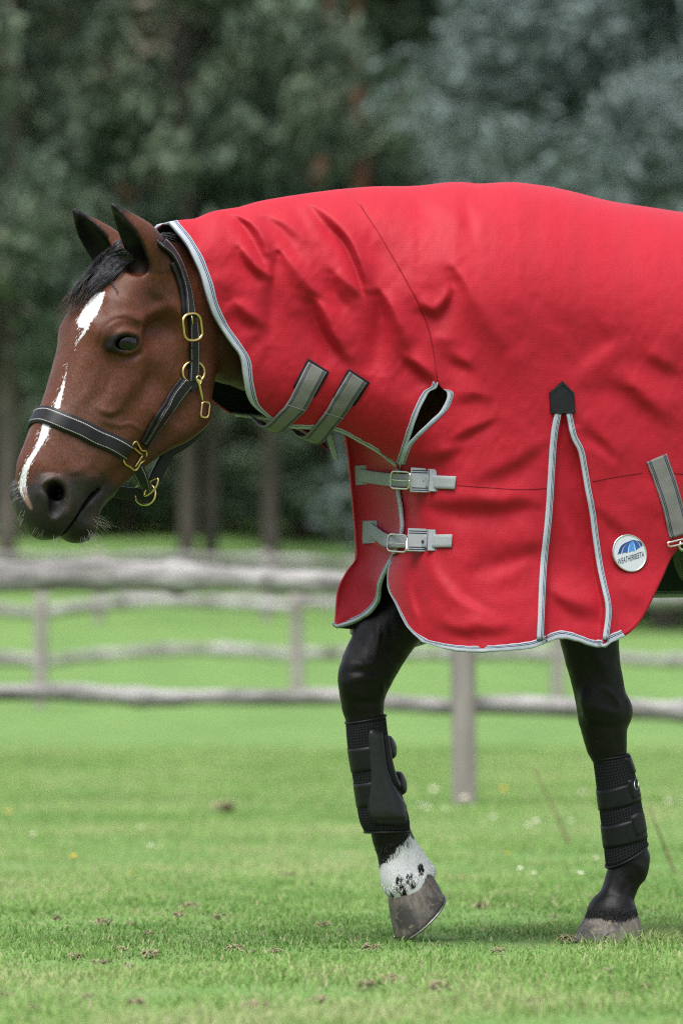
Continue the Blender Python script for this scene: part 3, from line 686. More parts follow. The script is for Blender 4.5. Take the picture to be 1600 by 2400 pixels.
def pad_px(name, left, right, bv, mat, parent, h=.004, edge=.0015, nu=14, nv=24, dome=.6, lift=.0005):
    """a raised patch between two px curves (both top to bottom)"""
    A, B = dense(left, nv), dense(right, nv); V_, UVs = [], []
    wid = np.linalg.norm(A - B, axis=1).mean() / SPX; hei = (np.linalg.norm(np.diff(A, axis=0), axis=1).sum()) / SPX
    for j in range(nv):
        for i in range(nu):
            u = i / (nu - 1); v = j / (nv - 1); q = A[j] * (1 - u) + B[j] * u
            p, n = hit(bv, *q)
            if p is None: p, n = (V_[-1], np.array([0, -1., 0])) if V_ else (pix(q[0], q[1], 0), np.array([0, -1., 0]))
            e = min(u, 1 - u) * wid; f = min(v, 1 - v) * hei; d = min(e, f)
            hh = -.003 if d < 1e-6 else edge + (h - edge) * min(1, d / (dome * .5 * min(wid, hei))) ** .5
            V_.append(p + n * (hh + lift)); UVs.append((u, v * hei))
    return mobj(name, np.array(V_), grid_faces(nv, nu), mat, parent, True, UVs)
def plate_px(name, outline, P0, N, th, mat, parent, back=.002):
    """flat plate with thickness, outline in px on the plane P0,N"""
    q = [plane_px(x, y, P0, N) for x, y in outline]; n = len(q); N = np.asarray(N)
    vs = [p + N * th for p in q] + [p - N * back for p in q]
    F = [tuple(range(n)), tuple(range(2 * n - 1, n - 1, -1))] + [(i, i + n, (i + 1) % n + n, (i + 1) % n) for i in range(n)]
    return mobj(name, vs, F, mat, parent, False)
def tolocal(P):
    """world -> horse space"""
    P = np.atleast_2d(P); t = np.interp(P[:, 0], _xs, _ts)
    for _ in range(12):
        x = np.interp(t, _ts, _xs); y = np.interp(t, _ts, _ys); th = np.interp(t, _ts, _th)
        t = t + (P[:, 0] - x) * np.cos(th) + (P[:, 1] - y) * np.sin(th)
    x = np.interp(t, _ts, _xs); y = np.interp(t, _ts, _ys); th = np.interp(t, _ts, _th)
    l = (P[:, 0] - x) * np.sin(th) - (P[:, 1] - y) * np.cos(th)
    return np.stack([t, l, P[:, 2]], 1)
def mirror(P):
    q = tolocal(P); return bend(q[:, 0], -q[:, 1], q[:, 2])
def both_sides(P, N):
    """near path (first point nearest the middle plane last) continued over to the far side"""
    m = mirror(P); e = mirror(P + N * .01) - m
    return np.vstack([P, m[::-1]]), np.vstack([N, unit(e)[::-1]])
# ------------------------------------------------------------------ the horse
cv, cf = HB.mesh(HORSE_AXES); cv = relax(cv, cf, 3)
Z1 = lambda L: np.array([(x / 2.613, 440 + y / 2.613) for x, y in L])
# bone, veins and skin folds of the face: (line, half width px, height mm)
RELIEF = [([(600, 1345), (660, 1380), (725, 1350)], 9, 2.6), ([(615, 1388), (680, 1408), (745, 1385)], 6, -2.4), ([(640, 1425), (720, 1455), (800, 1448), (870, 1490)], 5, 2.2), ([(800, 1190), (775, 1260), (750, 1340)], 11, 1.6), ([(870, 1130), (850, 1220), (830, 1310)], 12, 1.6),
          ([(640, 880), (655, 835), (720, 800), (800, 808), (860, 850)], 5, -1.8), ([(690, 1012), (760, 1042), (840, 1020)], 5, -1.6), ([(622, 870), (612, 930), (612, 990)], 5, -1.6), ([(850, 835), (930, 762), (1020, 730), (1090, 765)], 14, 3.4), ([(880, 880), (930, 810), (1010, 785)], 16, -3.0),
          ([(270, 1745), (350, 1752), (405, 1800)], 5, -1.6), ([(505, 1800), (545, 1850)], 4, -1.4), ([(482, 1830), (520, 1890)], 4, -1.3), ([(462, 1870), (500, 1930)], 4, -1.3), ([(532, 1775), (572, 1825)], 4, -1.3), ([(440, 1910), (475, 1965)], 4, -1.1), ([(640, 1640), (600, 1720), (600, 1790)], 16, -2.2),
          ([(540, 1690), (470, 1740), (430, 1800)], 12, 1.6), ([(900, 1340), (1000, 1430), (1110, 1490)], 12, 1.8), ([(600, 1100), (540, 1250), (470, 1330)], 14, 1.5), ([(690, 1110), (650, 1240), (600, 1310)], 12, -1.4), ([(980, 1000), (1010, 1120), (1000, 1260)], 22, 2.0), ([(560, 620), (620, 740), (640, 830)], 18, -1.6),
          ([(930, 620), (1010, 680), (1080, 740)], 12, 1.8), ([(430, 1480), (520, 1560), (600, 1620)], 12, -1.2), ([(550, 1960), (560, 2040)], 8, -1.2), ([(300, 1560), (380, 1650), (420, 1720)], 12, 1.2)]
ZL, ZN = (lambda L: np.array([(760 + x / 2.735, 1380 + y / 2.735) for x, y in L])), (lambda L: np.array([(1200 + x / 2.8, 1460 + y / 2.8) for x, y in L]))
LEGREL = [(-1, ZL, [(340, 200), (345, 300), (330, 420)], 7, 3.6), (-1, ZL, [(180, 470), (260, 492), (330, 482)], 9, 3.2), (-1, ZL, [(140, 600), (230, 575), (330, 572)], 9, 3.0), (-1, ZL, [(140, 535), (230, 532), (330, 522)], 7, -2.6), (-1, ZL, [(360, 560), (378, 680)], 6, 2.4), (-1, ZL, [(235, 300), (200, 400)], 11, -2.6), (-1, ZL, [(150, 700), (260, 735), (370, 722)], 9, -2.6), (-1, ZL, [(420, 200), (430, 330), (400, 450)], 8, -2.2), (-1, ZL, [(420, 1700), (440, 1800)], 8, -2), (-1, ZL, [(560, 1700), (600, 1790)], 8, 2.2),
          (1, ZN, [(600, 430), (650, 462), (690, 520), (705, 575)], 7, 3.6), (1, ZN, [(540, 560), (640, 585), (725, 605)], 9, 2.8), (1, ZN, [(480, 650), (600, 685), (730, 662)], 9, -2.6), (1, ZN, [(742, 480), (757, 560), (750, 640)], 7, 3.2), (1, ZN, [(520, 150), (600, 300), (640, 420)], 11, 2.4), (1, ZN, [(690, 180), (700, 350)], 9, -2.6), (1, ZN, [(450, 250), (480, 400), (500, 500)], 10, -2.2), (1, ZN, [(760, 1560), (835, 1600), (852, 1680)], 10, 3), (1, ZN, [(740, 1640), (762, 1700), (730, 1765)], 7, -3.2), (1, ZN, [(650, 1690), (620, 1800)], 9, 2.4), (1, ZN, [(560, 780), (600, 850)], 9, 2.2), (1, ZN, [(680, 740), (700, 830)], 8, -2)]
def relief_legs(t, l, z, d):
    X, Y = topix(bend(t, l, z))
    for sg in (-1, 1):
        m = (l * sg > .02) & (z < .86) & (X < 1600); x, y = X[m], Y[m]; a = .0012 * vnoise(x / 16, y / 26, 41) + .0006 * vnoise(x / 7, y / 9, 42)
        for s2, Z, L, w, h in LEGREL:
            if s2 != sg: continue
            q = dense(Z(L), 12); b = np.full(len(x), 1e9); al = np.zeros(len(x))
            for i, (p0, p1) in enumerate(zip(q[:-1], q[1:])):
                e = p1 - p0; u = np.clip(((x - p0[0]) * e[0] + (y - p0[1]) * e[1]) / (e @ e), 0, 1); r = np.hypot(x - p0[0] - u * e[0], y - p0[1] - u * e[1]); k = r < b; b = np.where(k, r, b); al = np.where(k, (i + u) / 11, al)
            a = a + h * .001 * np.exp(-(b / w) ** 2) * np.sin(np.pi * np.clip(al, .08, .92)) ** .6
        d[m] += a
    return d
def relief(t, l, z):
    X, Y = topix(bend(t, np.abs(l), z)); d = np.zeros(len(t)); m = (X < 520) & (z > 1.0) & (np.abs(l) > .012); x, y = X[m], Y[m]; a = np.zeros(len(x))
    for L, w, h in RELIEF:
        q = dense(Z1(L), 16); b = np.full(len(x), 1e9); al = np.zeros(len(x))
        for i, (p0, p1) in enumerate(zip(q[:-1], q[1:])):
            e = p1 - p0; u = np.clip(((x - p0[0]) * e[0] + (y - p0[1]) * e[1]) / (e @ e), 0, 1); r = np.hypot(x - p0[0] - u * e[0], y - p0[1] - u * e[1])
            k = r < b; b = np.where(k, r, b); al = np.where(k, (i + u) / 15, al)
        a += h * .0015 * np.exp(-(b / w) ** 2) * np.sin(np.pi * np.clip(al, .06, .94)) ** .6
    a += .0007 * vnoise(x / 22, y / 30, 31) + .0005 * vnoise(x / 10, y / 13, 32)
    d[m] = a; return relief_legs(t, l, z, d)
def vert_normals(v, f):
    n = np.cross(v[f[:, 2]] - v[f[:, 0]], v[f[:, 3]] - v[f[:, 1]]); o = np.zeros_like(v)
    for k in range(4):
        for c in range(3): o[:, c] += np.bincount(f[:, k], weights=n[:, c], minlength=len(v))
    return o / (np.linalg.norm(o, axis=1, keepdims=True) + 1e-12)
_n = vert_normals(cv, cf); _c = cv.mean(0)
cv = cv + _n * relief(*cv.T)[:, None]
HW_ = bend(cv[:, 0], cv[:, 1], cv[:, 2])
horse = mobj('horse', HW_, cf, COAT)
tag(horse, 'bay horse with a white star and blaze walking left, one foreleg lifted', 'horse')
BV_H = bvh_of((HW_, cf))
def paint_horse():
    t, l, z = cv.T
    px, py = topix(bend(t, l, z)); ppx, ppy = topix(bend(t, np.abs(l), z))      # where the point, and its twin on the near side, would show
    brown = np.array([.090, .0280, .0120]); dark = np.array([.036, .0125, .0075]); black = np.array([.0036, .0030, .0030]); muz = np.array([.021, .018, .018]); tan = np.array([.110, .057, .041])
    c = np.tile(brown, (len(cv), 1))
    mixto = lambda col, f: c.__setitem__(slice(None), c + (np.asarray(col) - c) * np.clip(f, 0, 1)[:, None])
    nz = vnoise(ppx / 30, ppy / 30, 5) + .5 * vnoise(ppx / 12, ppy / 12, 6)
    head = ppx < 640
    # cooler, paler hair down the face; darker towards jaw, neck and mane
    mixto(tan, head * .55 * np.exp(-((ppx - 200) / 70) ** 2 - ((ppy - 1000) / 110) ** 2))
    mixto(dark, head * .8 * sstep(430, 560, ppx)); mixto(dark, .55 * head * sstep(950, 1060, ppy - .0 * ppx) * sstep(260, 330, ppx))
    mixto(black, head * .8 * sstep(640, 565, ppy) * sstep(345, 390, ppx))
    mixto(dark, .8 * np.exp(-((ppx - 365) / 34) ** 2 - ((ppy - 690) / 26) ** 2)); mixto(dark, .7 * np.exp(-((ppx - 250) / 14) ** 2 - ((ppy - 800) / 35) ** 2))
    # round the eye
    d = np.hypot((ppx - 286) / 50, (ppy - 803 + .12 * (ppx - 286)) / 28); mixto(black * 1.2, head * sstep(1.05, .60, d + .15 * nz))
    rim = seg_dist(ppx, ppy, np.array([(96, 1150), (106, 1130), (130, 1119), (155, 1134), (166, 1165), (158, 1200)], float))
    # muzzle
    ml = ppy - np.interp(ppx, [30, 70, 110, 160, 200, 240, 280], [1160, 1135, 1116, 1122, 1120, 1128, 1150]); mixto(muz, head * (ppx < 300) * sstep(-34, 16, ml + 14 * nz))
    mixto(black * 1.2, head * sstep(26, 12, np.hypot((ppx - 128) / 1.0, (ppy - 1168) / 1.6)))
    mixto([.052, .036, .030], head * .7 * np.exp(-(rim / 7) ** 2)); mixto([.036, .033, .034], head * .55 * np.exp(-((ppx - 192) / 24) ** 2 - ((ppy - 1160) / 30) ** 2))
    mixto(black * 1.5, head * (ppx < 240) * sstep(1215, 1262, ppy))
    mixto([.065, .042, .032], .6 * head * np.exp(-((ppx - 222) / 12) ** 2 - ((ppy - 1228) / 25) ** 2))
    # ears
    ear = head * (ppy < 640) * (ppx > 250) * (ppx < 412) * (np.abs(l) > .035)
    mixto(black, ear * sstep(512, 486, ppy)); back = (ppx - np.interp(ppy, [474, 516, 555, 608, 640], [262, 294, 314, 338, 350]))
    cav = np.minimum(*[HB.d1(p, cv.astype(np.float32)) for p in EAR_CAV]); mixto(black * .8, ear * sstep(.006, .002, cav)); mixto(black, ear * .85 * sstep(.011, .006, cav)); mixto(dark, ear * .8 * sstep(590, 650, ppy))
    # black points: legs
    leg = sstep(.90, .74, z); mixto(black, leg)
    # white marks
    w = np.zeros(len(cv))
    star = np.array([(246, 684), (226, 686), (206, 707), (192, 730), (181, 752), (184, 766), (196, 768), (214, 754), (228, 734), (240, 706)], float)
    def inside(P, x, y):
        r = np.zeros(len(x), bool); j = len(P) - 1
        for i in range(len(P)):
            cnd = ((P[i, 1] > y) != (P[j, 1] > y)) & (x < (P[j, 0] - P[i, 0]) * (y - P[i, 1]) / (P[j, 1] - P[i, 1] + 1e-9) + P[i, 0]); r ^= cnd; j = i
        return r
    vis = head & (px < 300)
    sd = seg_dist(px, py, np.vstack([star, star[:1]])); sd = np.where(inside(star, px, py), sd, -sd)
    w = np.maximum(w, vis * sstep(-5, 5, sd))
    def streak(pts, ws, f=1.0):
        q = dense(np.column_stack([np.array(pts, float), ws]), 30); best = np.full(len(px), 1e9)
        for a, b in zip(q[:-1], q[1:]):
            e = b[:2] - a[:2]; h = np.clip(((px - a[0]) * e[0] + (py - a[1]) * e[1]) / (e @ e), 0, 1)
            best = np.minimum(best, np.hypot(px - a[0] - h * e[0], py - a[1] - h * e[1]) - (a[2] + (b[2] - a[2]) * h))
        return vis * f * sstep(4, -4, best)
    w = np.maximum(w, streak([(206, 762), (190, 788), (175, 812)], [5, 2.5, .5], .85))
    w = np.maximum(w, streak([(158, 850), (152, 885), (143, 922), (134, 952)], [.2, 1.2, 4.5, 7], .9))
    w = np.maximum(w, streak([(110, 992), (101, 1022), (84, 1056), (64, 1090), (55, 1120), (54, 1146), (60, 1168)], [9, 8, 5, 6, 7, 8, 5], 1.0))
    pink = streak([(56, 1145), (60, 1165), (72, 1190)], [4, 6, 3], 1.0)
    # lifted pastern
    wl = (l < -.04) & (z < .5) & (px < 1100)
    edge = py - np.interp(px, [870, 886, 905, 925, 945, 960, 990], [2032, 2024, 2016, 1998, 1976, 1962, 1955])
    fz = vnoise(px / 5, py / 10, 51); pw = wl * sstep(-12, 14, edge + 14 * nz + 16 * fz)
    cor = np.interp(px, [890, 903, 957, 1020, 1040], [2114, 2108, 2080, 2040, 2030]) - py
    spots = np.zeros(len(cv))
    for sx, sy, sr in ((898, 2100, 8), (903, 2108, 8), (937, 2080, 12), (944, 2088, 12), (934, 2068, 8), (961, 2062, 9), (965, 2072, 9), (984, 2034, 6), (987, 2046, 7), (918, 2102, 6)): spots = np.maximum(spots, sstep(sr * 1.5, sr * .3, np.hypot(px - sx + 5 * fz, (py - sy) * .62) + sr * 1.0 * fz))
    w = np.maximum(w, pw * (1 - spots))
    mixto([.20, .16, .13], sstep(.06, .0, z) * (l > 0) * .5)
    mixto([.30, .20, .15], pink * .8); w = w * (1 - pink * .75)
    me = horse.data
    a = me.attributes.new('coat', 'FLOAT_COLOR', 'POINT'); a.data.foreach_set('color', np.column_stack([c, np.ones(len(c))]).astype(np.float32).ravel())
    b = me.attributes.new('white', 'FLOAT', 'POINT'); b.data.foreach_set('value', w.astype(np.float32))
paint_horse()
# eyes
def uvsphere(C, r, n=24, m=16, sx=1.0):
    vs = [C + r * np.array([math.sin(math.pi * j / m) * math.cos(2 * math.pi * i / n) * sx, math.sin(math.pi * j / m) * math.sin(2 * math.pi * i / n), math.cos(math.pi * j / m)]) for j in range(m + 1) for i in range(n)]
    I = np.arange((m + 1) * n).reshape(m + 1, n); F = [(int(I[j, i]), int(I[j + 1, i]), int(I[j + 1, (i + 1) % n]), int(I[j, (i + 1) % n])) for j in range(m) for i in range(n)]
    return vs, F
for s_ in (1, -1):
    e = plc(291, 804, .0758); vs, F = uvsphere(bend(e[0], e[1] * s_, e[2]), .0320, 32, 20)
    o = mobj('eye', vs, F, EYE, horse)
    P, N = hits(BV_H, dense([(268, 813), (282, 817), (298, 819), (311, 812), (317, 803)], 16), -.0015)
    if s_ < 0: P = mirror(P)
    tube('eye_rim', P, np.interp(np.linspace(0, 1, 16), [0, .1, .5, .9, 1], [.0006, .0011, .0012, .0011, .0005]), WET, o, sides=6)
# hooves: stacked rings from the hair line to the ground edge
def hoof(c0, c1, a0, a1, lat0, lat1, L, name='hoof'):
    """c0/c1 centre px of hair line and sole, a0/a1 half axis towards the toe in px, lat0/lat1 half width in m"""
    n, m = 36, 9; vs, uv = [], []
    C0, C1 = plc(*c0, L), plc(*c1, L); A0 = plc(c0[0] + a0[0], c0[1] + a0[1], L) - C0; A1 = plc(c1[0] + a1[0], c1[1] + a1[1], L) - C1
    for j in range(m):
        f = j / (m - 1); C = C0 + (C1 - C0) * f; A = A0 + (A1 - A0) * f; w = lat0 + (lat1 - lat0) * f
        bul = 1 + .05 * math.sin(f * math.pi) ** .8 * (1 - .6 * f)
        for i in range(n):
            a = 2 * math.pi * i / n; ca, sa = math.cos(a), math.sin(a); ex = ca if ca > 0 else ca * (.92 - .05 * abs(sa))
            q = C + A * ex * bul + np.array([0, w * np.sign(sa) * abs(sa) ** .85 * bul, 0]); vs.append(bend(*q)); uv.append((i / n, f * .09))
    vs.append(bend(*C1)); uv.append((.5, .1)); I = np.arange(n * m).reshape(m, n)
    F = [(int(I[j, i]), int(I[j + 1, i]), int(I[j + 1, (i + 1) % n]), int(I[j, (i + 1) % n])) for j in range(m - 1) for i in range(n)] + [(int(I[-1, i]), n * m, int(I[-1, (i + 1) % n])) for i in range(n)]
    o = mobj(name, vs, F, HORN, horse, True, uv)
    ring = [vs[int(I[-1, i])] + (np.array(vs[int(I[-1, i])]) - np.array(vs[-1])) * .01 for i in range(3, n - 2)]
    ring = [r for k, r in enumerate(ring)]
    tube('horseshoe', dense(np.roll(np.array(ring), 0, 0), 50), .0026, SHOE, o, sides=6)
    return o
hoof((959, 2070), (986, 2151), (-45, 33), (-51, 56), .043, .066, LF)
hoof((1435, 2148), (1428, 2213), (-58, 3), (-78, 0), .053, .068, LN)
for L in (.13, -.13):
    dx = 0 if L > 0 else 150
    hoof((2262 + dx, 2100), (2250 + dx, 2160 - (6 if L < 0 else 0)), (-56, 3), (-68, 0), .056, .062, L)
# hair
RH = random.Random(4)
def strands(name, paths, r, mat, parent, sides=3):
    vs, F, off = [], [], 0
    for P, rr in paths:
        v, f = tube(None, P, rr, None, None, sides=sides); vs.append(v); F += [tuple(i + off for i in q) for q in f]; off += len(v)
    return mobj(name, np.vstack(vs), F, mat, parent)
def over_head(pts, lift, l0=0.0):
    out = []
    for x, y in pts:
        p, n = hit(BV_H, x, y); q = plw(x, y, l0)
        if p is None: out.append(q)
        else:
            p = p + n * lift; out.append(p if p[1] < q[1] or True else q)
    return np.array(out)
def smooth_path(P, it=3):
    P = np.array(P)
    for _ in range(it): P[1:-1] = (P[:-2] + 2 * P[1:-1] + P[2:]) / 4
    return P
paths, paths2 = [], []
for k in range(620):
    a = RH.random(); b = a + RH.uniform(-.12, .12)
    rx, ry = 284 + 34 * a + RH.uniform(-3, 3), 573 + 34 * a + RH.uniform(-3, 4)
    mx, my = 214 + 62 * b + RH.uniform(-5, 5), 632 + 20 * b + RH.uniform(-5, 5)
    ln = RH.uniform(.55, 1) if RH.random() < .5 else RH.uniform(.85, 1.05)
    tx_, ty_ = 152 + 52 * b + RH.uniform(-10, 8), 728 - 16 * b + RH.uniform(-22, 14)
    q = dense([(rx, ry), ((rx + mx) / 2 - 8, (ry + my) / 2 - 8), (mx, my), ((mx + tx_) / 2 - 4, (my + ty_) / 2 - 3), (tx_, ty_)], 12)
    q = q[:max(6, int(12 * ln))]
    P = smooth_path(over_head(q, .003 + .010 * RH.random() + .006 * math.sin(min(1, a) * 3.1), -.012 + .03 * a))
    rr = np.linspace(1, .25, len(P)) * RH.uniform(.0007, .0014)
    paths.append((P, rr))
    if k % 6 == 0:
        e = P[-1] + (P[-1] - P[-2]) * 1.2 + np.array([RH.uniform(-.006, .006), 0, RH.uniform(-.012, .002)]); e2 = e + (e - P[-1]) * .7 + np.array([-.004, 0, -.004])
        paths2.append((dense(np.array([P[-1], e, e2]), 5), np.linspace(.0006, .0002, 5)))
fl = strands('forelock', paths, None, HAIR, horse); strands('forelock_tip', paths2, None, HAIRB, fl)
q = over_head(dense([(266, 612), (256, 640), (262, 664), (272, 680), (275, 692)], 14), .004); strands('stray_lock', [(q + np.array([.0, -.0015 * i, .0]) + .001 * i, np.linspace(.0012, .0003, 14)) for i in range(4)], None, HAIR, fl)
paths = []
for k in range(260):
    a = RH.random(); x0 = 352 + 30 * RH.random(); y0 = 552 + 16 * a
    x1 = x0 + RH.uniform(40, 62); y1 = 548 + 34 * a + RH.uniform(-4, 6) - (x1 - 430) * .1
    l0 = RH.uniform(-.03, .02)
    qq = dense([(x0, y0), ((x0 + x1) / 2, (y0 + y1) / 2 - 5), (x1, y1)], 9); paths.append((np.array([plw(x, y, l0 + .02 * j / 8) for j, (x, y) in enumerate(qq)]), np.linspace(.0006, .0011, 9)))
strands('mane', paths, None, HAIR, horse)
paths = []
for (x, y, dx, dy, n_, ln) in [(218, 1254, .8, .9, 30, 62), (200, 1268, .3, 1, 22, 55), (228, 1220, 1, .45, 16, 50), (60, 1210, -.7, .6, 8, 24), (42, 1140, -1, .3, 9, 26), (48, 1170, -.9, .5, 6, 20), (130, 1262, .0, 1, 12, 36), (90, 1245, -.5, .8, 6, 22), (150, 1160, .3, .9, 3, 14)]:
    for _ in range(n_):
        X, Y = x + RH.uniform(-14, 14), y + RH.uniform(-14, 10); p, n = hit(BV_H, X, Y)
        if p is None: continue
        L_ = ln * RH.uniform(.4, 1.1) / SPX; d = unit(np.array([dx + RH.uniform(-.4, .4), -.25 + RH.uniform(-.3, .3), -(dy + RH.uniform(-.3, .3))]))
        c = d + np.array([RH.uniform(-.3, .3), 0, -.35]); paths.append((np.array([p + d * L_ * s + (c - d) * L_ * s * s * .5 for s in np.linspace(0, 1, 6)]), np.linspace(.00024, .00010, 6)))
tag(strands('whisker', paths, None, WHISK, horse), kind='stuff')
# hair over the hoof's top edge and along the white marks
WHAIR = nmat('white_hair', (.85, .84, .84), .6, .2)
def fur(region, n_, ln, dirn, rad, mat, name, parent):
    ps = []; R = np.array(region, float); lo, hi = R.min(0), R.max(0); k = 0
    while k < n_ * 6 and len(ps) < n_:
        k += 1; x, y = RH.uniform(lo[0], hi[0]), RH.uniform(lo[1], hi[1]); ins = False; j = len(R) - 1
        for i in range(len(R)):
            if (R[i, 1] > y) != (R[j, 1] > y) and x < (R[j, 0] - R[i, 0]) * (y - R[i, 1]) / (R[j, 1] - R[i, 1]) + R[i, 0]: ins = not ins
            j = i
        if not ins: continue
        p, n = hit(BV_H, x, y)
        if p is None: continue
        d = np.array([dirn[0] + RH.uniform(-.35, .35), RH.uniform(-.2, .2), dirn[1] + RH.uniform(-.3, .3)]); d = unit(d - n * np.dot(d, n)); L = ln * RH.uniform(.5, 1.2)
        ps.append((np.array([p - n * .0006, p + d * L * .5 + n * .0010, p + d * L + n * RH.uniform(.0006, .0024)]), np.array([1, .8, .2]) * rad))
    return tag(strands(name, ps, None, mat, parent), kind='stuff')
fur([(886, 2015), (925, 1992), (962, 1962), (990, 2006), (1016, 2022), (1018, 2036), (960, 2074), (905, 2106), (888, 2098)], 90, .014, (.05, -1), .00042, WHAIR, 'pastern_hair', horse)
fur([(890, 2085), (960, 2050), (1018, 2018), (1020, 2040), (960, 2078), (904, 2108)], 160, .015, (.25, -1), .00045, WHAIR, 'pastern_hair', horse)
fur([(872, 1985), (920, 1975), (958, 1950), (963, 1975), (925, 2005), (886, 2030)], 200, .013, (.05, -1), .0004, HAIR, 'pastern_hair', horse)
fur([(1376, 2128), (1490, 2126), (1502, 2152), (1436, 2158), (1370, 2152)], 700, .013, (-.1, -1), .00045, HAIR, 'pastern_hair', horse)
fur([(248, 681), (226, 683), (203, 706), (188, 730), (177, 752), (182, 770), (170, 815), (178, 818), (206, 770), (218, 756), (232, 734), (243, 706)], 90, .009, (-.35, -1), .00036, WHAIR, 'face_hair', horse)
fur([(158, 850), (150, 850), (132, 925), (120, 952), (145, 956), (154, 915)], 30, .009, (-.3, -1), .00036, WHAIR, 'face_hair', horse)
fur([(93, 996), (122, 998), (116, 1030), (92, 1062), (74, 1092), (66, 1120), (66, 1150), (44, 1150), (42, 1118), (52, 1088), (74, 1052)], 70, .009, (-.3, -1), .00036, WHAIR, 'face_hair', horse)
tp = []
for k in range(160):
    x, y = 2372 + RH.uniform(-20, 20), 640 + RH.uniform(-20, 20); l_ = RH.uniform(-.05, .05)
    tp.append((np.array([plw(x + 60 * s + RH.uniform(-6, 6), y + 900 * s, l_ * (1 + s)) for s in np.linspace(0, 1, 10)]), np.linspace(.004, .0012, 10)))
strands('tail', tp, None, HAIR, horse)

# ------------------------------------------------------------------ headcollar
hal = tag(empty('headcollar', plw(312, 1069, .05)), 'black leather headcollar with brass fittings on the bay horse\'s head', 'headcollar')
def near_strap(name, pts, hw, th, mat, n=40, lift=.003, over=False, parent=None):
    P, N = hits(BV_H, dense(pts, n), lift)
    if over:
        l = tolocal(P)[:, 1]; ok = l > .002; P, N = P[ok], N[ok]; P, N = both_sides(P, N)
        for _ in range(4): N[1:-1] = (N[:-2] + N[1:-1] + N[2:]) / 3
        for _ in range(2): P[2:-2] = (P[1:-3] + 2 * P[2:-2] + P[3:-1]) / 4
    return ribbon(name, P, unit(N), hw / SPX, th, mat, parent or hal)
near_strap('noseband', [(300, 1060), (268, 1043), (230, 1027), (190, 1006), (150, 990), (118, 977), (104, 972)], 18.5, .0045, LEATH, 60, over=True)
near_strap('noseband_padding', [(296, 1058), (268, 1042), (230, 1026), (190, 1005), (150, 989), (118, 976), (104, 971)], 21.5, .0022, LEATHP, 60, over=True)
near_strap('cheekpiece', [(437, 897), (412, 930), (385, 968), (358, 1008), (337, 1042)], 14.5, .0050, LEATH, lift=.0045)
near_strap('cheekpiece_padding', [(433, 896), (408, 928), (381, 966), (354, 1006), (334, 1038)], 17, .0022, LEATHP)
near_strap('crownpiece', [(442, 740), (439, 710), (434, 680), (425, 648), (412, 614), (397, 590), (380, 572), (368, 563)], 13.5, .0055, LEATH, lift=.0045, over=True)
near_strap('crownpiece_padding', [(436, 736), (432, 706), (426, 676), (417, 646), (404, 613)], 13.5, .0025, LEATHP)
bill = near_strap('billet', [(447, 735), (450, 765), (452, 800), (452, 850), (450, 895)], 13, .0045, LEATH, lift=.004)
P0, N0 = hit(BV_H, 450, 905); P0 = P0 + N0 * .0055
plate_px('billet_tip', [(437.2, 893), (462.8, 893), (461.5, 903), (450, 919), (438.5, 903)], P0, N0, .002, LEATHP, bill)
for y in (815, 845, 880):
    p, n = hit(BV_H, 452, y); p = p + n * .0082; loop_px('punched_hole', rrect(452, y, 5, 6, 0, .5, 4), .0012, p, n, LEATHP, bill, 12)
p, n = hit(BV_H, 451, 766); p = p + n * .010
bk = loop_px('buckle', rrect(451, 766, 42, 63, -.12, .42), .0030, p, n, BRASS, hal); tube('buckle_tongue', [plane_px(449, 740, p + n * .002, n), plane_px(452, 760, p + n * .001, n)], .0016, BRASS, bk)
p, n = hit(BV_H, 452, 872); p = p + n * .003
loop_px('cheek_ring', [(453.5 + 25.5 * math.cos(a), 872 + 25.5 * math.sin(a)) for a in np.linspace(0, 2 * math.pi, 16, endpoint=False)], .0027, p, n, BRASS, hal)
p, n = hit(BV_H, 470, 920); p = p + n * .008
sn = loop_px('snap_hook', [(464, 889), (467, 902), (471, 920), (475, 938)], np.interp(np.linspace(0, 1, 20), [0, .3, .8, 1], [.0016, .0032, .0030, .0018]), p, n, BRASS, hal, 20, False)
loop_px('snap_eye', [(463, 896), (460, 886), (466, 880), (472, 888), (469, 900)], .0016, p, n, BRASS, sn, 20)
loop_px('snap_loop', rrect(481, 960, 18, 36, .12, .3), .0021, p, n, BRASS, sn)
# throat strap under the jaw, chin strap and ring
ths = np.array([(490, 964, .040), (478, 990, .040), (455, 1020, .034), (425, 1040, .026), (398, 1058, .018), (382, 1085, .012), (368, 1112, .008), (357, 1138, .004)])
Pn = np.array([plw(*q) for q in dense(ths, 40)]); T = np.gradient(Pn, axis=0); side = unit(np.cross(T, np.array([.35, -1, 0.]))); Nn = unit(np.cross(side, T) * -1); Nn = np.where((Nn[:, 1] > 0)[:, None], -Nn, Nn)
ribbon('throat_strap', Pn, Nn, np.interp(np.linspace(0, 1, 40), [0, .3, .45, 1], [.009, .011, .0135, .0135]), .004, LEATHP, hal)
Pf = mirror(Pn); Pf2 = Pf[:26]; Nf = unit(mirror(Pn + Nn * .01) - Pf)[:26]
ribbon('throat_strap', Pf2, Nf, .011, .004, LEATHP, hal)
chs = dense(np.array([(321, 1096, .047), (330, 1115, .044), (338, 1134, .034), (345, 1152, .012)]), 20)
Pn = np.array([plw(*q) for q in chs]); T = np.gradient(Pn, axis=0); side = unit(np.cross(T, np.array([-.2, -1, 0.2]))); Nn = unit(np.cross(T, side)); Nn = np.where((Nn[:, 1] > 0)[:, None], -Nn, Nn)
ribbon('chin_strap', Pn, Nn, np.interp(np.linspace(0, 1, 20), [0, .8, 1], [.014, .0125, .010]), .004, LEATH, hal)
chf = dense(np.array([(318, 1090, .047), (312, 1118, .030), (318, 1150, .006)]), 20)
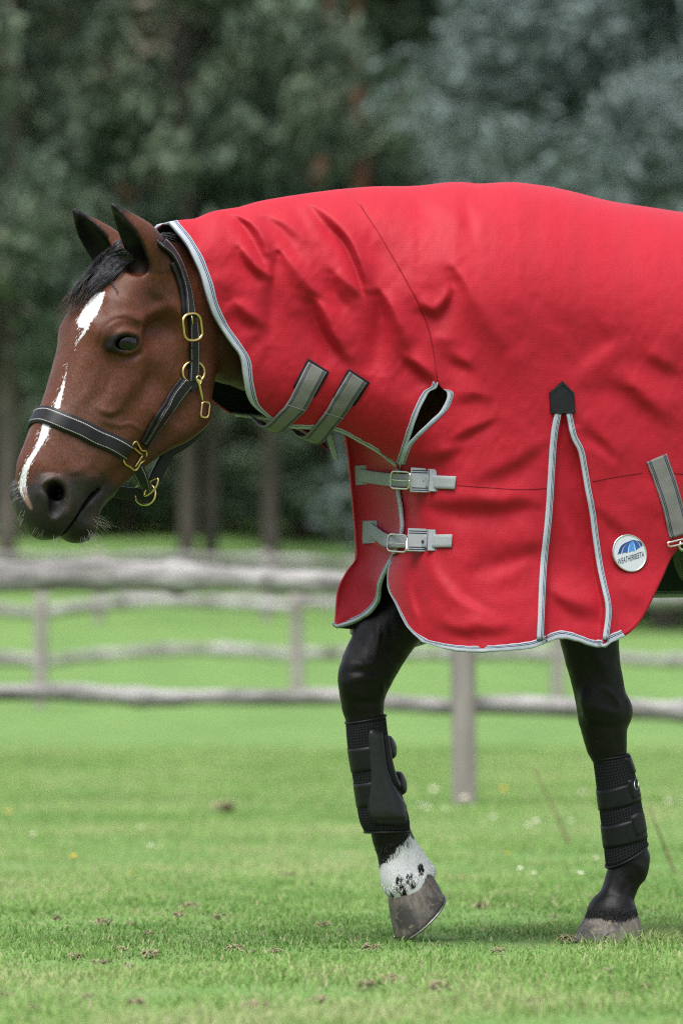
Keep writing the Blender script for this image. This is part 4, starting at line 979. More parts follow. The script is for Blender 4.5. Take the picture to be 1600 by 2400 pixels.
Pm = mirror(np.array([plw(*q) for q in [(300, 1085, .046), (285, 1115, .040), (300, 1150, .020), (335, 1158, .004), (347, 1156, .0)]])); Pm = dense(Pm, 26)
T = np.gradient(Pm, axis=0); Nm = np.tile(np.array([.25, -.9, -.35]), (26, 1)); ribbon('chin_strap', Pm, Nm, .0135, .004, LEATHP, hal)
Pr = plw(341, 1155, .012); ringN = unit(np.array([-.35, -.92, .15]))
loop_px('lead_ring', [(340 + 24 * math.cos(a), 1157 + 26 * math.sin(a)) for a in np.linspace(0, 2 * math.pi, 16, endpoint=False)], .0027, Pr, ringN, BRASS, hal)
loop_px('chin_buckle', [(338, 1158), (345, 1140), (356, 1125), (370, 1122), (366, 1140), (352, 1156), (340, 1162)], .0022, Pr + np.array([0, -.012, 0]), ringN, BRASS, hal)
Q0, QN = hit(BV_H, 312, 1069); Q0 = Q0 + QN * .005
sq = loop_px('square_ring', [(287, 1066), (308, 1044), (318, 1034), (324, 1041), (332, 1055), (343, 1058), (341, 1075), (330, 1085), (318, 1102), (305, 1094), (292, 1085)], .0024, Q0, QN, BRASS, hal, 44)
loop_px('cross_bar', [(290, 1069), (309, 1047)], .0022, Q0 + QN * .001, QN, BRASS, sq, 8, False); loop_px('cross_bar', [(309, 1045), (334, 1067)], .0022, Q0 + QN * .001, QN, BRASS, sq, 8, False)
loop_px('cross_bar', [(334, 1067), (317, 1093)], .0022, Q0 + QN * .001, QN, BRASS, sq, 8, False)
mq = mirror(np.array([plane_px(x, y, Q0, QN) for x, y in dense([(290, 1068), (309, 1046), (334, 1066), (316, 1094), (290, 1068)], 40)[:-1]])); tube('square_ring', mq, .0024, BRASS, hal, True)
Pn, Nn = hits(BV_H, dense([(437, 897), (412, 930), (385, 968), (358, 1008), (337, 1042)], 24), .0015); ribbon('cheekpiece', mirror(Pn), unit(mirror(Pn + Nn * .01) - mirror(Pn)), .0135, .0045, LEATH, hal)
Pn, Nn = hits(BV_H, dense([(441, 730), (447, 770), (452, 830), (450, 890)], 24), .0015); ribbon('billet', mirror(Pn), unit(mirror(Pn + Nn * .01) - mirror(Pn)), .012, .0045, LEATH, hal)

# ------------------------------------------------------------------ leg boots
def sleeve(name, rows, L, mat, parent, grow=0.0, sl=.95, phi=(0, 360), n=40, m=28, wall=.004, slant=(0, 0)):
    """rows: (left px, right px, y) from top to bottom; closed cuff or a part of the way round"""
    R = dense(np.array([((a + b) / 2, y, (b - a) / 2) for a, b, y in rows]), m)
    ang = np.radians(np.linspace(phi[0], phi[1], n)); full = phi[1] - phi[0] >= 360
    if full: ang = ang[:-1]
    G = []
    for j in range(m):
        c, y, h = R[j]; a = R[max(j - 1, 0)]; b = R[min(j + 1, m - 1)]
        A = plc(a[0], a[1], L); B = plc(b[0], b[1], L); ax = unit(B - A); pr = np.array([ax[2], 0, -ax[0]]); pr = pr if pr[0] < 0 else -pr   # towards the front
        C = plc(c, y, L); w = h / SPX + grow
        f = j / (m - 1); sh = slant[0] * (1 - f) + slant[1] * f
        G.append([C + pr * w * math.cos(q) + np.array([0, w * sl * math.sin(q), 0]) + ax * sh * math.cos(q) for q in ang])
    G = np.array(G); out = bend(G[..., 0], G[..., 1], G[..., 2])
    cen = out.mean(1, keepdims=True) if full else bend(*plc(R[:, 0], R[:, 1], L).T)[:, None]
    inn = out + (cen - out) / (np.linalg.norm(cen - out, axis=-1, keepdims=True)) * wall
    k = len(ang); I = np.arange(m * k).reshape(m, k); J = I + m * k; F = []
    for j in range(m - 1):
        for i in range(k if full else k - 1):
            i2 = (i + 1) % k; F += [(I[j, i], I[j, i2], I[j + 1, i2], I[j + 1, i]), (J[j, i], J[j + 1, i], J[j + 1, i2], J[j, i2])]
    for i in range(k if full else k - 1):
        i2 = (i + 1) % k; F += [(J[0, i], J[0, i2], I[0, i2], I[0, i]), (I[-1, i], I[-1, i2], J[-1, i2], J[-1, i])]
    if not full:
        for j in range(m - 1): F += [(I[j, 0], I[j + 1, 0], J[j + 1, 0], J[j, 0]), (J[j, -1], J[j + 1, -1], I[j + 1, -1], I[j, -1])]
    uv = np.array([(i / k * .26, R[j, 1] / SPX) for j in range(m) for i in range(k)] * 2)
    V_ = np.vstack([out.reshape(-1, 3), inn.reshape(-1, 3)]); F = [tuple(int(x) for x in f) for f in F]
    o = mobj(name, V_, F, mat, parent, True, uv)
    return o, (out.reshape(-1, 3), [f for f in F if max(f) < m * k]), out
A_ROWS = [(810, 904, 1686), (815, 912, 1746), (827, 928, 1819), (836, 946, 1881), (843, 958, 1921), (855, 960, 1950)]
b1 = tag(empty('leg_boot', plw(880, 1950, LF)), 'black leg boot with a smooth leather shin pad on the lifted foreleg', 'leg boot', 'black boots on the forelegs')
cuff, geo, G = sleeve('cuff', A_ROWS, LF, PERF, b1, slant=(.004, -.012)); BV_B = bvh_of(geo)
def trims(G, parent, rad=.0028):
    for row in (0, -1): tube('edge_trim', G[row], rad, ELASTIC, parent, True, 6)
trims(G, b1)
for y0, y1 in ((1746, 1800), (1826, 1880)):
    rr = np.array(A_ROWS, float); f = lambda y: (np.interp(y, rr[:, 2], rr[:, 0]), np.interp(y, rr[:, 2], rr[:, 1]), y)
    sleeve('strap', [f(y0), f((y0 + y1) / 2), f(y1)], LF, ELASTIC, b1, grow=.0018, phi=(-70, 84), n=24, m=8, wall=.003)
pad_px('shin_pad', [(868, 1709), (862, 1722), (863, 1745), (866, 1790), (868, 1830), (864, 1870), (862, 1902), (874, 1922)], [(884, 1709), (894, 1722), (899, 1750), (904, 1790), (916, 1830), (938, 1866), (952, 1890), (950, 1926)], BV_B, LEATHPAD, b1, .009, .002, 18, 36, .9)
pad_px('pad_rim', [(858, 1868), (857, 1900), (866, 1922), (880, 1934)], [(956, 1880), (958, 1905), (957, 1925), (950, 1938)], BV_B, ELASTIC, b1, .004, .002, 14, 14, .5)
pad_px('side_binding', [(899, 1722), (904, 1760), (910, 1800), (922, 1836), (938, 1856)], [(908, 1722), (914, 1760), (921, 1798), (933, 1832), (946, 1853)], BV_B, ELASTIC, b1, .005, .002, 6, 24, .8)
def dome(px, py, r, L, parent, d=(1, -.2)):
    C = plw(px, py, L); ax = unit(np.array([d[0], -.35, d[1]])); u = unit(np.cross(ax, np.array([0, 1., .2]))); v = np.cross(ax, u); vs, F = [], []
    for j, (rr, h) in enumerate(((1, -.25), (1, .05), (.9, .28), (.6, .42), (.02, .48))):
        for i in range(24): a = 2 * math.pi * i / 24; vs.append(C + (u * math.cos(a) + v * math.sin(a)) * r * rr + ax * r * h)
    I = np.arange(5 * 24).reshape(5, 24); F = [(int(I[j, i]), int(I[j + 1, i]), int(I[j + 1, (i + 1) % 24]), int(I[j, (i + 1) % 24])) for j in range(4) for i in range(24)]
    return mobj('stud', vs, F, ELASTIC, parent)
dome(912, 1752, .027, LF + .004, b1, (1, .25)); dome(936, 1836, .027, LF + .004, b1, (1, .25))
B_ROWS = [(1388, 1474, 1775), (1393, 1487, 1815), (1397, 1496, 1850), (1404, 1507, 1906), (1411, 1516, 1960), (1416, 1520, 2005)]
b2 = tag(empty('leg_boot', plw(1465, 2010, LN)), 'black leg boot with two wide wrapped straps on the standing foreleg', 'leg boot', 'black boots on the forelegs')
cuff, geo, G = sleeve('cuff', B_ROWS, LN, PERF, b2, slant=(-.004, .022)); BV_B2 = bvh_of(geo); trims(G, b2)
for (y0, y1, sl_) in ((1840, 1886, .004), (1922, 1974, .006)):
    rr = np.array(B_ROWS, float); f = lambda y: (np.interp(y, rr[:, 2], rr[:, 0]), np.interp(y, rr[:, 2], rr[:, 1]), y)
    sleeve('strap', [f(y0), f((y0 + y1) / 2), f(y1)], LN, ELASTIC, b2, grow=.002, phi=(-80, 150), n=36, m=8, wall=.003, slant=(sl_, sl_))
tab1 = pad_px('strap_tab', [(1468, 1829), (1472, 1852), (1480, 1878)], [(1489, 1818), (1494, 1842), (1499, 1868)], BV_B2, ELASTIC, b2, .006, .004, 8, 12, .3)
pad_px('strap_tab', [(1474, 1915), (1480, 1940), (1488, 1966)], [(1505, 1894), (1509, 1920), (1513, 1950)], BV_B2, ELASTIC, b2, .006, .004, 8, 12, .3)
p, n = hit(BV_B2, 1491, 1838)
if p is not None:
    p = p + n * .0075; loop_px('round_badge', [(1490.5 + 4.5 * math.cos(a), 1838 + 13 * math.sin(a)) for a in np.linspace(0, 2 * math.pi, 14, endpoint=False)], .0011, p, n, STEEL, tab1, 28)
pad_px('back_flap', [(1462, 1780), (1474, 1800), (1480, 1815)], [(1473, 1764), (1484, 1796), (1489, 1815)], BV_B2, ELASTIC, b2, .004, .002, 6, 12, .4)
# ------------------------------------------------------------------ horse rug: the sewn pieces
rug = tag(empty('horse_rug', plw(1180, 1520, .2)), 'red horse rug with attached neck cover and grey edging, worn by the horse', 'horse rug')
def cloth(name, near, far, pn, pf):
    a = near.reshape(-1, 3); b = far.reshape(-1, 3) if far is not None else np.zeros((0, 3))
    f = [grid_faces(*near.shape[:2])]
    if far is not None: f.append(grid_faces(*far.shape[:2], flip=True) + len(a))
    uv = np.vstack([pn.reshape(-1, 2)] + ([pf.reshape(-1, 2) + 3000] if far is not None else [])) / SPX
    o = mobj(name, np.vstack([a, b]), np.vstack(f), [RED, LINING], rug, True, uv)
    s = o.modifiers.new('thickness', 'SOLIDIFY'); s.thickness = .0035; s.offset = -1; s.material_offset = 1; s.material_offset_rim = 0; s.use_even_offset = False
    return o
cloth('neck_cover', hood_near, hood_far, HP, HQ)
cloth('body_panel', body_near, body_far, BP, FP)
cfp = np.stack(np.meshgrid(np.linspace(0, 160, chest_flap.shape[0]), np.linspace(0, 480, chest_flap.shape[1]), indexing='ij'), -1) + 900
cflap = mobj('chest_flap', chest_flap.reshape(-1, 3), grid_faces(*chest_flap.shape[:2], flip=True), [RED, LINING], rug, True, cfp.reshape(-1, 2) / SPX)
s_ = cflap.modifiers.new('thickness', 'SOLIDIFY'); s_.thickness = .0035; s_.offset = -1; s_.material_offset = 1; s_.material_offset_rim = 0
BV_HOOD = bvh_of((hood_near.reshape(-1, 3), grid_faces(*hood_near.shape[:2])))
BV_BODY = bvh_of((body_near.reshape(-1, 3), grid_faces(*body_near.shape[:2])))
BV_FLAP = bvh_of((chest_flap.reshape(-1, 3), grid_faces(*chest_flap.shape[:2])))
BV_CHEST = bvh_of((body_near.reshape(-1, 3), grid_faces(*body_near.shape[:2])), (chest_flap.reshape(-1, 3), grid_faces(*chest_flap.shape[:2])))
BV_RUG = bvh_of((hood_near.reshape(-1, 3), grid_faces(*hood_near.shape[:2])), (body_near.reshape(-1, 3), grid_faces(*body_near.shape[:2])), (chest_flap.reshape(-1, 3), grid_faces(*chest_flap.shape[:2])))
# edging: a folded tape straddling the edge of a sheet. E edge points, I points one row inside
def edging(E, I, n, w=.017, parent=None, flip=1):
    E = dense(E, n); I = dense(I, n); S = unit(I - E); T = unit(np.gradient(E, axis=0)); N = unit(np.cross(T, S)); N = np.where((N @ np.array([0, -1., 0]) * flip < 0)[:, None], -N, N)
    for _ in range(3): N[1:-1] = unit(N[:-2] + N[1:-1] + N[2:]); S[1:-1] = unit(S[:-2] + S[1:-1] + S[2:])
    C = E + S * w * .40
    return ribbon('edging', C - N * .001, N, w / 2 * (1 + .05 * np.sin(np.arange(n) * .9)), .0022, BIND, parent or rug, S=S, embed=2.2)
k_ = 6
edging(np.vstack([hood_far[0][::-1], hood_near[0][1:]])[8:-2], np.vstack([hood_far[3][::-1], hood_near[k_][1:]])[8:-2], 110, .021)
edging(hood_near[:, -1], hood_near[:, -1 - 4], 90, .017)
gi = int(np.argmin(np.abs(HP[-1, :, 1] - 897))); edging(hood_near[-1, gi:], hood_near[-5, gi:], 46, .012)
edging(hood_far[:40, -1], hood_far[:40, -4], 50, .016, flip=-1)
ga = int(np.argmin(np.hypot(BP[0, :, 0] - 1040, BP[0, :, 1] - 905))); gb = int(np.argmin(np.abs(BP[0, :, 1] - 1098)))
edging(body_near[0, ga:gb], body_near[5, ga:gb], 46, .013)
gc = int(np.argmin(np.abs(BP[0, :, 1] - 1312)))
hx_ = int(np.argmax(BP[:, -1, 0] > 1464)); front = np.vstack([body_near[0, gc:], body_near[1:hx_, -1]]); fin = np.vstack([body_near[5, gc:], body_near[1:hx_, -5]])
# where the two runs meet take the inner point diagonally
m_ = len(body_near[0, gc:]); fin[m_ - 6:m_ + 6] = body_near[5, -6]
edging(front, fin, 190, .0175)
hv = int(np.argmin(np.abs(c_right[:, 1] - 1100)))
edging(chest_flap[0, hv:], chest_flap[5, hv:], 80, .0175)
edging(body_far[:, -1], body_far[:, -4], 70, .016, flip=-1)
# side gusset edges, its leather top, seams
strap_px('gusset_edging', GUS_L[:-1] - [7, 0], 8.0, .0030, BV_BODY, BIND, rug, 60, .0015)
strap_px('gusset_edging', (GUS_R[:-1] + [5, 0])[:, :], 7.0, .0034, BV_BODY, BIND, rug, 60, .002)
def patch(name, outline, bv, mat, parent, th=.003, c=None):
    c = c or (np.mean([p[0] for p in outline]), np.mean([p[1] for p in outline])); p, n = hit(bv, *c); return plate_px(name, outline, p + n * .004, n, th, mat, parent, .008)
sp_ = patch('shoulder_patch', [(1317, 893), (1344, 921), (1347, 968), (1290, 968), (1288, 919)], BV_BODY, LEATHP, rug, .003)
p, n = hit(BV_BODY, 1318, 938); loop_px('patch_stitching', [(1317, 900), (1340, 924), (1342, 963), (1295, 963), (1293, 922)], .0007, p + n * .0072, n, ELASTIC, sp_, 60)
strap_px('seam', [(845, 480), (880, 535), (930, 618), (968, 690), (1000, 757), (1015, 820), (1024, 885)], 1.0, .0006, BV_RUG, SEAMM, rug, 60, .0002)
strap_px('seam', [(1072, 1137), (1150, 1143), (1220, 1147), (1280, 1144)], 1.0, .0006, BV_BODY, SEAMM, rug, 50, .0002)
strap_px('seam', [(1388, 1128), (1440, 1118), (1505, 1108)], 1.0, .0006, BV_BODY, SEAMM, rug, 30, .0002)
strap_px('seam', [(1562, 1107), (1620, 1112), (1800, 1120)], 1.0, .0006, BV_BODY, SEAMM, rug, 30, .0002)
# two wide straps that close the neck cover under the throat
def neck_strap(top, bend_, bot, hw, back):
    q = dense([top, ((top[0] + bend_[0]) / 2, (top[1] + bend_[1]) / 2), bend_, bot], 44); P, N = hits(BV_HOOD, q, .003)
    # carry on round under the neck to the far side
    e = P[-1]; T = unit(P[-1] - P[-4]); mid = tolocal(e[None])[0]; far = bend(mid[0] + .004, -.012, mid[2] + .012)
    a = e + T * .008 + np.array([0, .004, -.006]); b = (a + far) / 2 + np.array([0, 0, -.010])
    ext = dense(np.vstack([P[-6], e, a, b, far]), 24)[6:]
    Ne = np.array([unit(N[-1] * (1 - s) + np.array([-.3, -.2, -1]) * s) for s in np.linspace(.2, 1, len(ext))])
    P = np.vstack([P[:-5], ext]); N = np.vstack([N[:-5], Ne]); P = smooth_path(P, 2)
    o = ribbon('neck_strap', P, N, hw / SPX, .0032, WEB, rug)
    qb = dense(back, 10); Pb, Nb = hits(BV_HOOD, qb, .0012); ribbon('hook_tape', Pb, Nb, (hw + 5) / SPX, .0022, HOOKTAPE, o)
    qs = dense([(bend_[0] - hw * .95 , bend_[1] - hw * .28), (bend_[0] + hw * .95, bend_[1] + hw * .28)], 8); Ps, Ns = hits(BV_HOOD, qs, .0066); ribbon('stitch_row', Ps, Ns, .0006, .0006, WEBL, o)
neck_strap((743, 861), (693, 952), (652, 992), 24, [(746, 856), (735, 876), (712, 918)])
neck_strap((838, 884), (782, 970), (744, 1016), 24, [(841, 880), (830, 898), (806, 940)])
Pt = np.array([plw(772, 1018, .02), plw(778, 1040, .02), plw(783, 1060, .022), plw(788, 1078, .022)]); Nt = np.tile(np.array([-.75, -.65, .1]), (16, 1)); ribbon('loose_strap_end', dense(Pt, 16), Nt, np.linspace(.010, .007, 16), .003, WEBL, rug)
STITCH = nmat('navy_stitching', (.02, .026, .07), .7, .2)
# chest straps with buckles
def chest_strap(patch_o, line, hw, bx, keep, end_w):
    q = dense(line, 50); P, N = hits(BV_CHEST, q, .003); N = smooth_path(N, 8); P = P + unit(N) * (.010 * np.exp(-((q[:, 0] - 932) / 45) ** 2))[:, None]; P = smooth_path(P, 6)
    o = ribbon('chest_strap', P, unit(N), hw / SPX, .003, WEBL, rug)
    pp, pn = hit(BV_FLAP, *np.mean(patch_o, 0)); plate_px('strap_patch', patch_o, pp + pn * .002, pn, .002, WEBP, o, .006)
    kc, kn = hit(BV_BODY, (keep[0] + keep[2]) / 2, (keep[1] + keep[3]) / 2); kn = unit(np.array([.25, -1, .12]) + kn * .4)
    plate_px('keeper_patch', [(keep[0], keep[1]), (keep[2], keep[1] + 3), (keep[2] - 3, keep[3]), (keep[0] - 3, keep[3] - 3)], kc + kn * .004, kn, .002, WEBL, o, .012)
    for yy in (keep[1] + 6, keep[1] + 11, keep[3] - 7, keep[3] - 12): loop_px('stitch_line', [(keep[0] + 2, yy), (keep[2] - 3, yy + 2)], .0009, kc + kn * .0062, kn, STITCH, o, 6, False)
    xk = keep[2] - 20; yk = float(np.interp(xk, q[:, 0], q[:, 1])); j = int(np.argmin(np.abs(q[:, 0] - xk))); kp = P[j] + unit(N)[j] * .0045
    plate_px('keeper_loop', [(xk - 12, keep[1] + 3), (xk + 12, keep[1] + 4), (xk + 10, keep[3] - 3), (xk - 13, keep[3] - 4)], kp, kn, .002, WEBL, o, .002)
    for xx in (xk - 10, xk + 9): loop_px('stitch_line', [(xx, keep[1] + 4), (xx - 1.5, keep[3] - 4)], .0008, kp + kn * .002, kn, STITCH, o, 6, False)
    j = int(np.argmin(np.abs(q[:, 0] - bx))); p = P[j] + unit(N)[j] * .0055; n = unit(N)[j]; cy = q[j, 1]; an = math.atan2(q[j + 3, 1] - q[j - 3, 1], q[j + 3, 0] - q[j - 3, 0])
    b = loop_px('buckle', rrect(bx, cy, 44, 40, an, .2, 5), .0022, p, n, STEEL, o, 48)
    loop_px('buckle_tongue', [(bx - 21, cy - 1), (bx, cy + 1), (bx + 21, cy + 2)], .0014, p + n * .0015, n, STEEL, o, 10, False)
    for hx in (875, 903, 968, 990):
        if hx > q[0, 0] + 40 or hx > 940:
            j = int(np.argmin(np.abs(q[:, 0] - hx))); loop_px('eyelet', rrect(hx, q[j, 1], 4.6, 5.4, 0, .5, 4), .0010, P[j] + unit(N)[j] * .0034, unit(N)[j], ELASTIC, o, 10)
chest_strap([(816, 1092), (858, 1090), (862, 1104), (870, 1134), (826, 1138)], [(845, 1113), (880, 1119), (925, 1124), (960, 1126), (1010, 1129), (1068, 1132)], 15, 938, (963, 1096, 1035, 1155), 30)
chest_strap([(841, 1221), (884, 1220), (889, 1272), (852, 1274)], [(872, 1240), (890, 1252), (912, 1268), (935, 1273), (980, 1270), (1020, 1269), (1060, 1268)], 15, 931, (956, 1238, 1032, 1294), 30)
# belly strap: patch on the side with hook, straps from the far side
st = strap_px('belly_strap', [(1537, 1073), (1552, 1115), (1570, 1170), (1592, 1255)], 27, .003, BV_BODY, WEB, rug, 40, .002)
p, n = hit(BV_BODY, 1570, 1240)
p = p + n * .008
loop_px('strap_loop', [(1565, 1272), (1598, 1264), (1632, 1256), (1636, 1264), (1600, 1274), (1568, 1281)], .0022, p, n, STEEL, st, 40)
tube('hook', [plane_px(1596, 1270, p, n), plane_px(1590, 1280, p - n * .006, n), plane_px(1597, 1290, p - n * .01, n), plane_px(1608, 1284, p - n * .004, n), plane_px(1606, 1272, p, n)], .0036, STEEL, st)
for (dx, dy, z0) in ((0, 0, 0), (58, 6, .01)):
    a = plw(1592 + dx, 1282 + dy, .27); b = plw(1592 + dx, 1300 + dy, .20); c = plw(1600 + dx, 1345 + dy, .05); d = plw(1620 + dx, 1378 + dy, -.12); e = plw(1650 + dx, 1375 + dy, -.27)
    Pb = dense(np.array([a, b, c, d, e]), 30); ribbon('surcingle', Pb, np.tile(np.array([-.55, -.75, -.35]), (30, 1)), .023, .003, GREENWEB, rug)
# round badge: umbrella over the name
bp, bn = hit(BV_BODY, 1474, 1296); bp = bp + bn * .004
ZB = lambda x, y: (1380 + x / 5.345, 1040 + y / 5.345)
ell = lambda a, b, n_=56: [ZB(507 + a * math.cos(q) * math.cos(-.45) - b * math.sin(q) * math.sin(-.45), 1371 + a * math.cos(q) * math.sin(-.45) + b * math.sin(q) * math.cos(-.45)) for q in np.linspace(0, 2 * math.pi, n_, endpoint=False)]
WHITE = nmat('badge_white', (.50, .52, .56), .3, .5); BL = [nmat('badge_blue', c, .35, .5) for c in ((.012, .035, .16), (.02, .07, .27), (.045, .22, .55), (.02, .07, .28), (.012, .03, .14))]; INK = nmat('badge_ink', (.012, .015, .03), .5)
bd = plate_px('badge', ell(198, 226), bp, bn, .003, WHITE, rug, .006)
loop_px('badge_rim', ell(202, 232), .0019, bp + bn * .0022, bn, STEEL, bd, 72)
apx = (543, 1203); bots = [(348, 1393), (402, 1378), (486, 1364), (580, 1342), (645, 1296), (674, 1279)]
mids = [(405, 1270), (438, 1285), (500, 1280), (566, 1270), (618, 1236), (640, 1226)]
for i in range(5):
    A = dense([apx, mids[i], bots[i]], 12); B = dense([apx, mids[i + 1], bots[i + 1]], 12); sh = np.linspace(2, 6, 12)[:, None]
    A = A + (B - A) * .10; B = B - (B - A) * .10
    low = [((A[-1] * (1 - s) + B[-1] * s) + np.array([0, -9 * math.sin(s * math.pi)])) for s in np.linspace(0, 1, 8)[1:-1]]
    plate_px('umbrella_panel', [ZB(*q) for q in list(A) + low + list(B[::-1][:-1])], bp + bn * .003, bn, .0006, BL[i], bd, .0005)
fc = bpy.data.curves.new('lettering', 'FONT'); fc.body = 'WEATHERBEETA'; fc.size = 1; fo = bpy.data.objects.new('lettering_tmp', fc); COL.objects.link(fo)
bpy.context.view_layer.update(); tm = bpy.data.meshes.new_from_object(fo.evaluated_get(bpy.context.evaluated_depsgraph_get())); bpy.data.objects.remove(fo)
tv = np.array([v.co[:] for v in tm.vertices]); x0, x1 = tv[:, 0].min(), tv[:, 0].max(); y0, y1 = tv[:, 1].min(), tv[:, 1].max()
for v in tm.vertices:
    u = (v.co.x - x0) / (x1 - x0); w = (v.co.y - y0) / (y1 - y0); X = 360 + 328 * u; Y = 1517 - 105 * u - 74 * w + 6 * w * u
    v.co = plane_px(*ZB(X, Y), bp + bn * .0037, bn)
tm.materials.clear(); tm.materials.append(INK); put('lettering', tm, bd)
# ------------------------------------------------------------------ paddock: ground, grass, fences, trees
RE = random.Random(11); NR = np.random.default_rng(5)
_gd = np.array([0, 27, 40, 67, 103, 130, 150, 170, 220, 300, 420]); _gz = np.array([0, 0, .03, .307, 1.83, 3.65, 5.4, 7.0, 15, 30, 46])
def smooth_gz():
    d = np.arange(-60., 480.); z = np.interp(d, _gd, _gz); k = np.exp(-.5 * (np.arange(-12, 13) / 5.) ** 2); k /= k.sum(); s = np.convolve(np.pad(z, 12, mode='edge'), k, mode='valid'); return np.where(d < 24, z, s)
_GZ = smooth_gz()
def ground_z(x, y): return np.interp(np.asarray(y) + DIST, np.arange(-60., 480.), _GZ)
def on_ground(px, py):
    """photo pixel of a foot -> where its ray meets the ground"""
    d = np.arange(6., 300., .05); z = HCAM + (HZ - py) / SPX * d / DIST; k = np.argmax(z <= ground_z(0, d - DIST) + 1e-4) if py > HZ else np.argmin(np.abs(z - ground_z(0, d - DIST)))
    k = int(k); return np.array([(px - 800) / SPX * d[k] / DIST, d[k] - DIST, float(ground_z(0, d[k] - DIST))])
def at_dist(px, d):
    x = (px - 800) / SPX * d / DIST; return np.array([x, d - DIST, float(ground_z(x, d - DIST))])
def turf_mat(name, lo, hi, dry):
    m = nmat(name, lo, .9, .15); k = NB(m); ob = k.coord('Object')
    n1 = k.noise(ob, .8, 6, .65, (1, .45, 1)); n2 = k.noise(ob, 7, 5, .65); n3 = k.noise(ob, 90, 3, .6)
    c = k.mix(k.ramp(n1, [(.35, (0,) * 3), (.65, (1,) * 3)]), lo, hi); c = k.mix(k.ramp(n2, [(.48, (0,) * 3), (.68, (1,) * 3)]), c, dry)
    c = k.mix(1.0, c, k.ramp(n3, [(.3, (.55,) * 3), (.7, (1.35,) * 3)]), 'MULTIPLY'); k.color(c); k.bump(k.math('ADD', n2, n3), .5, .02); return m
TURF = turf_mat('paddock_turf', (.090, .182, .046), (.138, .240, .066), (.152, .195, .076))
def build_ground():
    ys = np.concatenate([np.arange(-45, 20, 1.), np.arange(20, 170, 2.), np.arange(170, 440, 6.)]); xs = np.concatenate([np.arange(-220, -30, 10.), np.arange(-30, 30, 1.5), np.arange(30, 221, 10.)])
    Y, X = np.meshgrid(ys, xs, indexing='ij'); Z = ground_z(X, Y) + .25 * vnoise(X / 14, Y / 14, 3) * sstep(22, 60, Y) + 2.0 * vnoise(X / 40, Y / 40, 4) * sstep(160, 240, Y)
    I = np.arange(X.size).reshape(X.shape); q = np.stack([I[:-1, :-1], I[:-1, 1:], I[1:, 1:], I[1:, :-1]], -1).reshape(-1, 4)
    LITTER = turf_mat('woodland_floor', (.070, .080, .050), (.095, .092, .058), (.105, .082, .058))
    mi = (Y[:-1, :-1].reshape(-1) > 139).astype(int)
    o = mobj('ground', np.stack([X, Y, Z], -1).reshape(-1, 3), q, [TURF, LITTER], None, True, mi=mi); tag(o, kind='structure')
build_ground()
